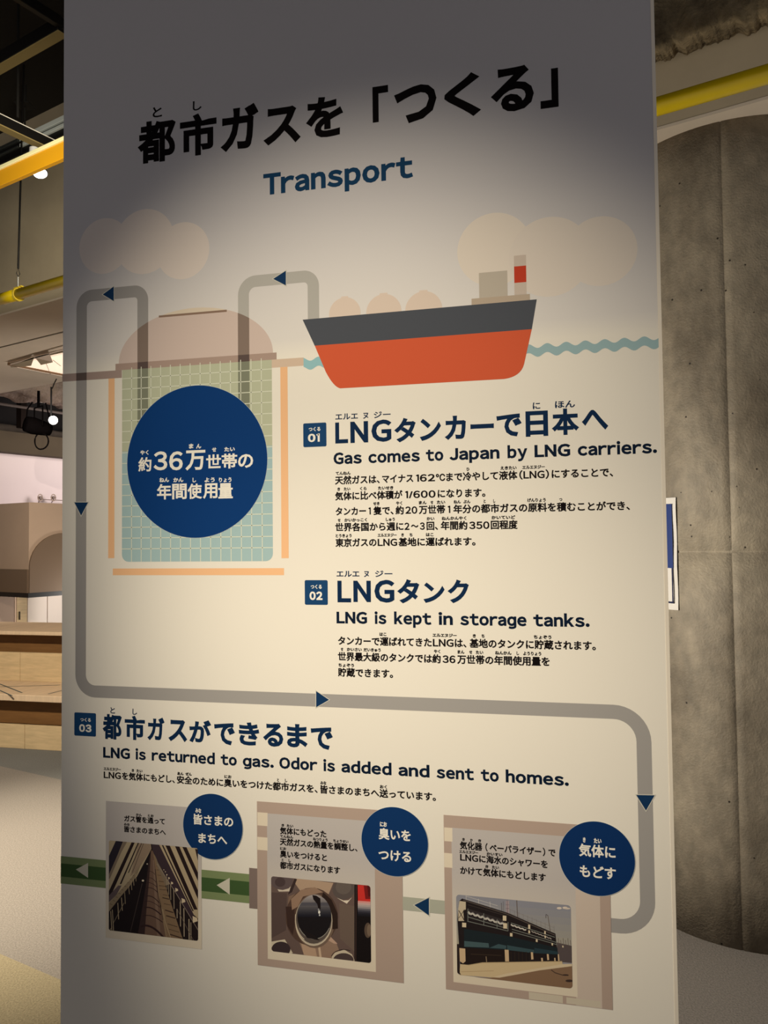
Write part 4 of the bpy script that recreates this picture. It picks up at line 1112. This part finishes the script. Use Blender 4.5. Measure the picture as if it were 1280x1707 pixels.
zt_b = yz_from(1059, yN2); zt_t = yz_from(1053, yN2)
yE = zhit(50, 1037, zt_t)[1]
slab('shadow_board', yF+.10, yF+.12, z1-.02, zn_b, m_shadewood); slab('tread', yN, yR+.05, zn_b, zn_t, m_woodtop)
slab('shadow_board', yR+.10, yR+.12, zb2-.02, zt_b, m_shadewood); slab('top_board', yN2, yE, zt_b, zt_t, m_woodtop)
nb_ = 14
for k in range(nb_):
    xa = xL+(xR-xL)*k/nb_; xb = xL+(xR-xL)*(k+1)/nb_-.003
    slab('riser_panel', yF, yF+.025, 0, z1, m_wood, .002, bench, xa, xb)
    slab('riser_panel', yR, yR+.025, zn_t, zb2, m_wood, .002, bench, xa+.0, xb+.0)
slab('base_filler', yF+.13, yR-.02, .0, zn_b-.01, m_shadewood); slab('base_filler', yR+.13, yE-.1, .0, zt_b-.01, m_shadewood)
# dark line marks on the tread
st = MB()
for (xa, ya), (xb, yb) in (((-6, 1138), (37, 1155)), ((0, 1145), (100, 1142)), ((80, 1157), (112, 1149)), ((-30, 1138), (20, 1160))):
    p, q = zhit(xa, ya, zn_t), zhit(xb, yb, zn_t); d = (q-p)/np.linalg.norm(q-p); s_ = np.cross(d, Z3)*.006
    st.add([p+s_+Z3*.0008, q+s_+Z3*.0008, q-s_+Z3*.0008, p-s_+Z3*.0008], [(0, 1, 2, 3)])
st.build('floor_tape', mat('teal_tape', (64, 80, 84), .6), bench)['label'] = 'thin dark teal line marks'

# brown hood: pale back body and darker rounded front
hd = at(48, 905, 8.2)
def hz(py): return 1.5+(907-py)/F_PX*8.2
hood = empty('hanging_hood', (hd[0], hd[1], hz(994)))
tag(hood, 'large beige brown hood with rounded darker end above the wooden seating', 'hood')
ca = np.array([hd[0], hd[1], 0])
m_hl = mat('hood_beige', (160, 138, 116), .6, noise=(1.5, .05, (1, 1, 1))); m_hd = mat('hood_brown', (100, 82, 64), .6)
zt_, zb_ = hz(838), hz(989)
P4 = [ca+E1*.9, ca, ca+E2*1.1, ca+E2*1.1+E1*.9]
def prism(P, za, zb): 
    n_ = len(P); V = [(p[0], p[1], za) for p in P]+[(p[0], p[1], zb) for p in P]
    return MB().add(V, [tuple(range(n_)), tuple(range(2*n_-1, n_-1, -1))]+[(i, (i+1) % n_, (i+1) % n_+n_, i+n_) for i in range(n_)])
prism(P4, zb_, zt_).build('hood_body', m_hl, hood)
e_ = .01
P5 = [ca+E1*.91-E2*e_, ca-E1*e_-E2*e_, ca+E2*1.1-E1*e_, ca+E2*1.1+E1*.9]
prism([p for p in P5], hz(997), zb_-.001).build('bottom_rim', m_black, hood)['label'] = 'thin black lower rim'
q = ca+E2*.8+E1*.25
MB().tube([np.array([q[0], q[1], 0]), np.array([q[0], q[1], zb_+.01])], .03, 12).build('support_post', m_black, hood)
# darker front: band plus quarter-round on the right face and the left face
def face_poly(org, d, pts, off, name, m, parent):
    n_ = -np.cross(d, Z3) if np.dot(-np.cross(d, Z3), CAM-org) > 0 else np.cross(d, Z3)
    V = [org+d*p[0]+n_*off+Z3*p[1] for p in pts]; k = len(V); V += [org+d*p[0]+n_*.001+Z3*p[1] for p in pts]
    return MB().add(V, [tuple(range(k)), tuple(range(2*k-1, k-1, -1))]+[(i, i+k, (i+1) % k+k, (i+1) % k) for i in range(k)]).build(name, m, parent)
rq = hz(893)-hz(948)
band = hz(950)
xarc = .42
pts = [(0, zb_), (1.08, zb_), (1.08, hz(889))]+[(.36*0+.42*(1-math.sin(k*math.pi/2/10))*1.0+.0, hz(889)-(hz(889)-hz(946))*(1-math.cos(k*math.pi/2/10))) for k in range(11)]
pts = [(a_, b_) for a_, b_ in pts]
face_poly(ca, E2, pts, .02, 'rounded_end', m_hd, hood)['label'] = 'darker rounded end panel'
face_poly(ca, E1, [(0, zb_), (.9, zb_), (.9, band), (0, band)], .02, 'lower_band', m_hd, hood)['label'] = 'darker lower band'

# white cabinet unit under the hood
cabp = at(80, 1010, 9.4); 
cab = empty('white_cabinet', (cabp[0], cabp[1], 0))
tag(cab, 'white cabinet doors seen under the brown hood behind the seating', 'cabinet')
m_cab = mat('cabinet_white', (240, 226, 212), .5)
def farp(x, y, dep): 
    pp = at(50, 905, dep); n_ = nfar; return plane_hit(x, y, pp, n_)
def far_slab(name, xa, xb, dep, za, zb, th, m, parent):
    a_, b_ = farp(xa, 1010, dep), farp(xb, 1010, dep); c_ = (a_+b_)/2; e = (b_-a_)/2; e[2] = 0; c_[2] = (za+zb)/2
    return MB().box(c_+nfar*th/2, e, nfar*th/2, Z3*(zb-za)/2, .003).build(name, m, parent)
far_slab('cabinet_body', 46, 230, 9.45, 0, 1.25, .35, mat('cabinet_grey', (180, 168, 156), .6), cab)
for k, (xa, xb) in enumerate(((46.3, 78.5), (79.5, 112), (113, 146), (147, 180), (181, 229))): far_slab('door', xa, xb, 9.42, .05, 1.22, .03, m_cab, cab)
for x in (60,): far_slab('pull_lip', x, x+9, 9.40, .862, .868, .012, mat('handle_grey', (190, 176, 164), .4), cab)
wc = empty('wood_cupboard', tuple(farp(36, 1010, 9.2)*np.array([1, 1, 0])))
tag(wc, 'narrow pale wooden cupboard left of the white cabinet doors', 'cupboard')
far_slab('cupboard_body', 28, 45.5, 9.25, 0, 1.25, .3, m_wood, wc); far_slab('cupboard_edge', 24.5, 27.5, 9.22, 0, 1.25, .3, mat('cup_edge', (206, 176, 150), .6), wc)
far_slab('handle', 33.2, 34.2, 9.22, .60, .70, .02, m_black, wc)
gc = empty('grey_partition', tuple(farp(0, 1010, 9.0)*np.array([1, 1, 0])))
tag(gc, 'low grey brown partition left of the wooden cupboard, behind the seating', 'partition')
far_slab('partition_panel', -160, 24, 9.1, 0, 1.25, .06, mat('taupe', (150, 128, 112), .7), gc)
far_slab('top_cap', -160, 24, 9.09, 1.25, 1.27, .08, mat('taupe_dark', (120, 102, 90), .7), gc)

# little coat-hook clips on the white wall ledge
def hookset(px, lab):
    b = fp(px, 838, .06); r = empty('wall_lamp', tuple(b)); tag(r, lab, 'lamp', 'small lamps on the rail before the white wall')
    m_ = mat('lamp_chrome', (190, 168, 150), .3, metal=.3)
    top = fp(px+3, 832, .16)
    MB().tube([b, top], .006, 6).build('stem', mat('lamp_stem', (120, 100, 88), .5), r)
    cpt = top+Z3*.02
    ring = [cpt+np.array([0, 0, 1])*.045*math.cos(k*math.pi/6)+E2*.035*math.sin(k*math.pi/6) for k in range(13)]
    MB().tube(ring, .007, 6).build('ring', m_, r)
    MB().tube([cpt-nfar*.02, cpt+nfar*.02], .02, 10).build('bulb_holder', mat('lamp_stem', (0, 0, 0)), r)
hookset(64, 'left one of two small ring lamps at the white wall')
hookset(86, 'right one of two small ring lamps at the white wall')
rl = MB().tube([fp(68, 832.5, .16), fp(140, 836, .16)], .006, 6).build('thin_rail', mat('lamp_stem', (0, 0, 0)))
tag(rl, 'thin horizontal rail joining the small ring lamps at the white wall', 'rail')

# ducts and dark ceiling gear, running along E2
def e2line(x0, y0, depth, x1):
    """points at image columns x0, x1 on a level line along E2 through (x0,y0,depth)"""
    p = at(x0, y0, depth); n_ = nfar; q = plane_hit(x1, y0, p, n_); q[2] = p[2]; return p, q
def rough_tube(name, pts, r, m, seed, amp, label, n=24, seg=60):
    p, q = pts; d = q-p; V = []; Fc = []; a_ = np.cross(d, Z3); a_ /= np.linalg.norm(a_); b_ = np.cross(a_, d); b_ /= np.linalg.norm(b_)
    for i in range(seg+1):
        c_ = p+d*i/seg
        for k in range(n):
            t_ = 2*math.pi*k/n; dr = a_*math.cos(t_)+b_*math.sin(t_); pt = c_+dr*r
            nn = mnoise.fractal(Vector(pt*4.0)+Vector((seed, 0, 0)), 1.0, 2.0, 4)*amp
            V.append(c_+dr*(r+nn))
    for i in range(seg):
        for k in range(n): Fc.append((i*n+k, i*n+(k+1) % n, (i+1)*n+(k+1) % n, (i+1)*n+k))
    Fc += [tuple(range(n)), tuple(seg*n+k for k in range(n))]
    return tag(MB().add(V, Fc).build(name, m, None, True), label, 'duct')
m_duct = mat('insulated_duct', (134, 116, 104), .9, noise=(4, .35, (1, 1, 1)), bump=(18, .7, .03))
m_duct2 = mat('grey_duct', (74, 64, 54), .9, noise=(5, .25, (1, 1, 1)))
rough_tube('wrapped_duct', e2line(-60, 622, 7.9, 190), .13, m_duct, 1, .05, 'pale wrapped duct directly under the bright ceiling light box')
rough_tube('wrapped_duct', e2line(-60, 634, 8.3, 190), .12, mat('insulated_duct_b', (120, 102, 90), .9, noise=(6, .4, (1, 1, 1)), bump=(20, .7, .03)), 5, .06, 'lower lumpy wrapped duct just above the light conduit')
rough_tube('grey_duct', e2line(-60, 707, 9.9, 190), .07, m_duct2, 9, .015, 'thin grey duct just above the brown header')
for nm, y0, dep, r, m_, lb in (('conduit', 649, 8.6, .012, mat('conduit_pale', (205, 192, 178), .4), 'pale straight conduit under the lumpy duct'),
                               ('conduit', 664, 8.8, .018, mat('conduit_grey', (88, 76, 68), .6), 'dull grey conduit between the black spotlight and pale conduit')):
    p, q = e2line(-60, y0, dep, 190)
    o = MB().tube([p, q], r, 8).build(nm, m_); tag(o, lb, 'conduit')
    if dep == 8.6:
        for k in range(9):
            c_ = p+(q-p)*(k+.5)/9; d = (q-p)/np.linalg.norm(q-p); MB().tube([c_-d*.04, c_+d*.04], .02, 8).build('joint_sleeve', m_black, o).location = (0, 0, 0)
for x in (27, 68, 77):
    pass
vd = MB()
p, q = e2line(30, 690, 9.6, 42)
c_ = (p+q)/2
o = MB().box(c_+Z3*.17, (q-p)/2*.8, nfar*.05, Z3*.34).build('ceiling_post', mat('matte_brown', (36, 29, 26), 1.0, spec=0)); tag(o, 'dark vertical post between ducts left of the black spotlight', 'post')

# track spotlight, black, with cable loops
spc = at(64, 712, 7.6)
ts = empty('track_spotlight', tuple(spc)); tag(ts, 'black ceiling spotlight with cable loops above the white wall', 'spotlight')
dl = (E2*.75-E1*.15-Z3*.12); dl /= np.linalg.norm(dl)
MB().tube([spc-dl*.13, spc-dl*.125, spc-dl*.05, spc+dl*.06, spc+dl*.12, spc+dl*.125], [.03, .075, .085, .07, .055, .02], 18).build('lamp_body', mat('matte_dark', (10, 8, 8), 1.0, spec=0), ts, True)
yk = [spc+np.cross(dl, Z3)*.1+Z3*0, spc+np.cross(dl, Z3)*.1+Z3*.2, spc-np.cross(dl, Z3)*.1+Z3*.2, spc-np.cross(dl, Z3)*.1]
MB().tube(yk, .008, 6).tube([spc+Z3*.2, spc+Z3*.36], .014, 8).build('yoke', mat('matte_dark', (10, 8, 8), 1.0, spec=0), ts)
RHc = RH
lpp = [spc+RHc*(.025+.075*math.sin(k*math.pi/10))*1+RHc*0-Z3*(.06+.1*(1-math.cos(k*math.pi/10))/2*1.6) for k in range(11)]
lpp2 = [spc+RHc*(.02-.055*math.sin(k*math.pi/10))-Z3*(.06+.1*(1-math.cos(k*math.pi/10))/2*1.6) for k in range(11)]
MB().tube(lpp+lpp2[::-1], .0075, 6).build('cable_loop', mat('matte_dark', (10, 8, 8), 1.0, spec=0), ts)
MB().tube([spc-RHc*.05+Z3*.03, spc-RHc*.12+Z3*.08, spc-RHc*.11+Z3*.18, spc-RHc*.06+Z3*.25], .0075, 6).tube([spc+RHc*.12+Z3*.0, spc+RHc*.1+Z3*.12, spc+RHc*.07+Z3*.24], .0075, 6).build('cable', mat('matte_dark', (10, 8, 8), 1.0, spec=0), ts)
bl = at(88.6, 700.5, 7.5); rl2 = empty('round_lamp', tuple(bl)); tag(rl2, 'bright white round lamp face just right of the black spotlight', 'lamp')
dn = (CAM-bl); dn /= np.linalg.norm(dn); dn2 = dn+RH*.25; dn2 /= np.linalg.norm(dn2)
MB().tube([bl, bl+dn2*.006], [.042, .042], 24).build('lens', mat('lamp_white', (255, 255, 255), .5, emit=(255, 250, 245), estr=6), rl2)
MB().tube([bl-dn2*.10, bl-dn2*.01, bl-dn2*.001], [.03, .046, .046], 20).build('housing', m_black, rl2)
MB().tube([bl-dn2*.09, bl-dn2*.09+Z3*.33], .008, 6).build('stem', m_black, rl2)

# bright light box set under the soffit
ZT_ = ZS; ZS = ZS-.013
C0 = zhit(17, 609.5, ZS)
def sf(px, py, dz): return zhit(px, py, ZS-dz)
lb = empty('ceiling_light_box', tuple(sf(60, 605, .03))); tag(lb, 'bright ceiling light box with jagged cut-out shade under the beige soffit', 'light')
def zpoly(name, pts, z0, z1, m, parent):
    V = [(p[0], p[1], z0) for p in pts]+[(p[0], p[1], z1) for p in pts]; k = len(pts)
    return MB().add(V, [tuple(range(k)), tuple(range(2*k-1, k-1, -1))]+[(i, i+k, (i+1) % k+k, (i+1) % k) for i in range(k)]).build(name, m, parent)
zz_ = ZS-.02
def zh(px, py): return zhit(px, py, zz_)
cA = zh(17, 610); cB = cA+(-E1)*1.9; cC = cA+E2*1.9; cD = cA+(-E1)*1.9+E2*1.9
zpoly('glow_panel', [cA, cB, cD, cC], zz_, ZS-.002, mat('glow_warm', (255, 232, 205), .6, emit=(255, 228, 204), estr=.82), lb)
m_shade = mat('shade_taupe', (196, 178, 162), .8); m_shade2 = mat('shade_taupe_dark', (150, 136, 112), .8)
zz_ = ZS-.03
zpoly('shade', [zh(17, 609), zh(57, 594.5), zh(52, 609), zh(34, 611), zh(18, 612)], zz_-.004, zz_, m_shade2, lb)
zpoly('shade', [zh(57, 594.5), zh(82, 588.5), zh(88, 602.5), zh(68, 607)], zz_-.004, zz_, m_shade, lb)
zpoly('shade', [zh(62, 597), zh(88, 602.5), zh(68, 607)], zz_-.008, zz_-.005, m_shade2, lb)
zpoly('shade', [zh(17, 608), zh(120, 579.5), zh(120, 577.5), zh(17, 606)], zz_-.004, zz_-.001, m_shade, lb)
zz_ = ZS-.045
r0 = zh(17, 611)
MB().box(r0+E2*.95+Z3*.02, E2*.97, E1*.008, Z3*.011).build('frame_rail', mat('frame_brown', (120, 92, 66), .6), lb)
MB().box(r0-E1*.95+Z3*.026, E1*.97, E2*.006, Z3*.005).build('frame_rail', m_shade2, lb)
for (xa, ya), (xb, yb) in (((77, 606), (84, 624)), ((88, 600), (101, 610))):
    zz_ = ZS-.0215; p, q = zh(xa, ya), zh(xb, yb); MB().tube([p, q], .0022, 6).build('panel_joint', mat('joint_grey', (130, 116, 104), .7), lb)
wr = MB().tube([sf(94, 632, .05), at(90, 640, 7.0), at(87, 648, 7.0)], .006, 6).build('loose_cable', m_black); tag(wr, 'short loose black cable hanging beneath the light box', 'cable')

# ---- hanging frames of the upper left
def bar(name, org, d, t0, t1, hw, hh, m, parent, bev=.002):
    s_ = np.cross(d, Z3); s_ /= np.linalg.norm(s_)
    return MB().box(org+d*(t0+t1)/2, d*(t1-t0)/2, s_*hw, Z3*hh, bev).build(name, m, parent)
CZ = at(99.5, 255.5, 3.6)                     # near right corner of the lower frame
fr = empty('lighting_frame', tuple(CZ)); tag(fr, 'hanging frame with an orange yellow front beam and black arm at far left', 'frame')
m_or = mat('orange_paint', (222, 160, 22), .45, spec=.4); m_ye2 = mat('lit_yellow_edge', (255, 248, 190), .4)  # pale edge yellow has the light on the lip painted in
hh = 14.2/F_PX*3.6
bar('front_beam', CZ, E1, -.08, 2.2, .012, hh, m_or, fr)['label'] = 'orange yellow front beam'
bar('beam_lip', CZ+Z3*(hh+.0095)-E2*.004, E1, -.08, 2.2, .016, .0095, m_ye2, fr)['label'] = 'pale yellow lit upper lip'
m_br = mat('frame_olive', (132, 116, 74), .6)
CA = at(97, 247, 3.95)
bar('side_arm', CA, -E2, -.1, 1.6, .014, .024, m_black, fr)['label'] = 'black side arm'
bar('arm_flange', CA+Z3*(-.027)+E1*.01, -E2, -.1, 1.6, .026, .003, m_br, fr)
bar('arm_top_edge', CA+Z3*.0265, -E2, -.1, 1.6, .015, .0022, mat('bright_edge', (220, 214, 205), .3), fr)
CU = at(101, 40, 3.4)
fu = empty('upper_frame', tuple(CU)); tag(fu, 'black hanging frame in the top left corner above the yellow beam', 'frame')
bar('front_beam', CU, E1, 0, 2.0, .014, .030, m_black, fu)
bar('beam_flange', CU-Z3*.034+E2*.012, E1, 0, 2.0, .026, .003, m_br, fu)
bar('side_arm', CU+Z3*.006, -E2, 0.0, 1.5, .014, .024, m_black, fu)
bar('cross_arm', CU+Z3*.0+E1*.0, -E2, -.3, 0, .014, .024, m_black, fu)
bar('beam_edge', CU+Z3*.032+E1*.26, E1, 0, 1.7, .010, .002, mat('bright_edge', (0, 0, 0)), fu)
# aluminium cable rail behind
CR0 = at(101, 200, 4.35)
ar = empty('cable_rail', tuple(CR0)); tag(ar, 'silver double rail with black underside behind the yellow beam', 'rail')
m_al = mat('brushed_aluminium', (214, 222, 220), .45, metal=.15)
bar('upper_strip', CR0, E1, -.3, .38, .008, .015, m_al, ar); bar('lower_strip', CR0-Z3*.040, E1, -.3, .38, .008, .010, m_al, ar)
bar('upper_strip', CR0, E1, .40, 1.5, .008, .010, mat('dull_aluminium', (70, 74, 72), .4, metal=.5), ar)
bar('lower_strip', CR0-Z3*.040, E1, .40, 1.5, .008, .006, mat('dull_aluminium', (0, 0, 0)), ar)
bar('black_tray', CR0-Z3*.046+E2*.02, E1, -.3, 1.5, .014, .040, m_black, ar)
# rods
def rod_thing(px, y0, y1, dep, r, lab, m=m_black):
    a_, b_ = at(px, y0, dep), at(px, y1, dep); a_[0], a_[1] = b_[0], b_[1]
    o = MB().tube([b_, a_], r, 8).build('hanger_rod', m); tag(o, lab, 'rod'); return o
m_rod = mat('rod_grey', (22, 20, 18), .7)
rod_thing(29.5, -30, 196, 3.9, .007, 'thin dark rod dropping past the upper frame to the black arm', m_rod)
rod_thing(41, 178, 252, 4.7, .006, 'short grey drop rod left of the silver rail', m_rod)
fsp = at(41, 176, 4.7); sp_ = MB().box(fsp, RH*.045, FH*.045, Z3*.004, .001).tube([fsp, fsp+Z3*.13], .012, 8).build('rod_flange', m_rod); tag(sp_, 'small square ceiling plate on top of the short grey rod', 'plate')
# downlight hanging behind the beam
dlp = at(57, 268, 3.80); dw = empty('downlight', tuple(dlp)); tag(dw, 'white cylindrical downlight hanging behind the orange yellow beam', 'lamp')
MB().tube([dlp+Z3*.065, dlp+Z3*.062, dlp-Z3*.03], [.018, .023, .026], 20).build('cylinder_body', mat('lamp_shell', (206, 206, 204), .4), dw, True)
dc = at(67, 288.5, 3.78)
tl = (-Z3*.9+RH*.25-FH*.25); tl /= np.linalg.norm(tl)
MB().tube([dlp-Z3*.03, dc-tl*.03, dc], [.012, .026, .036], 20).build('reflector', m_black, dw, True)
MB().tube([dc+tl*.001, dc+tl*.004], .032, 20).build('lens', mat('lamp_white', (0, 0, 0)), dw)
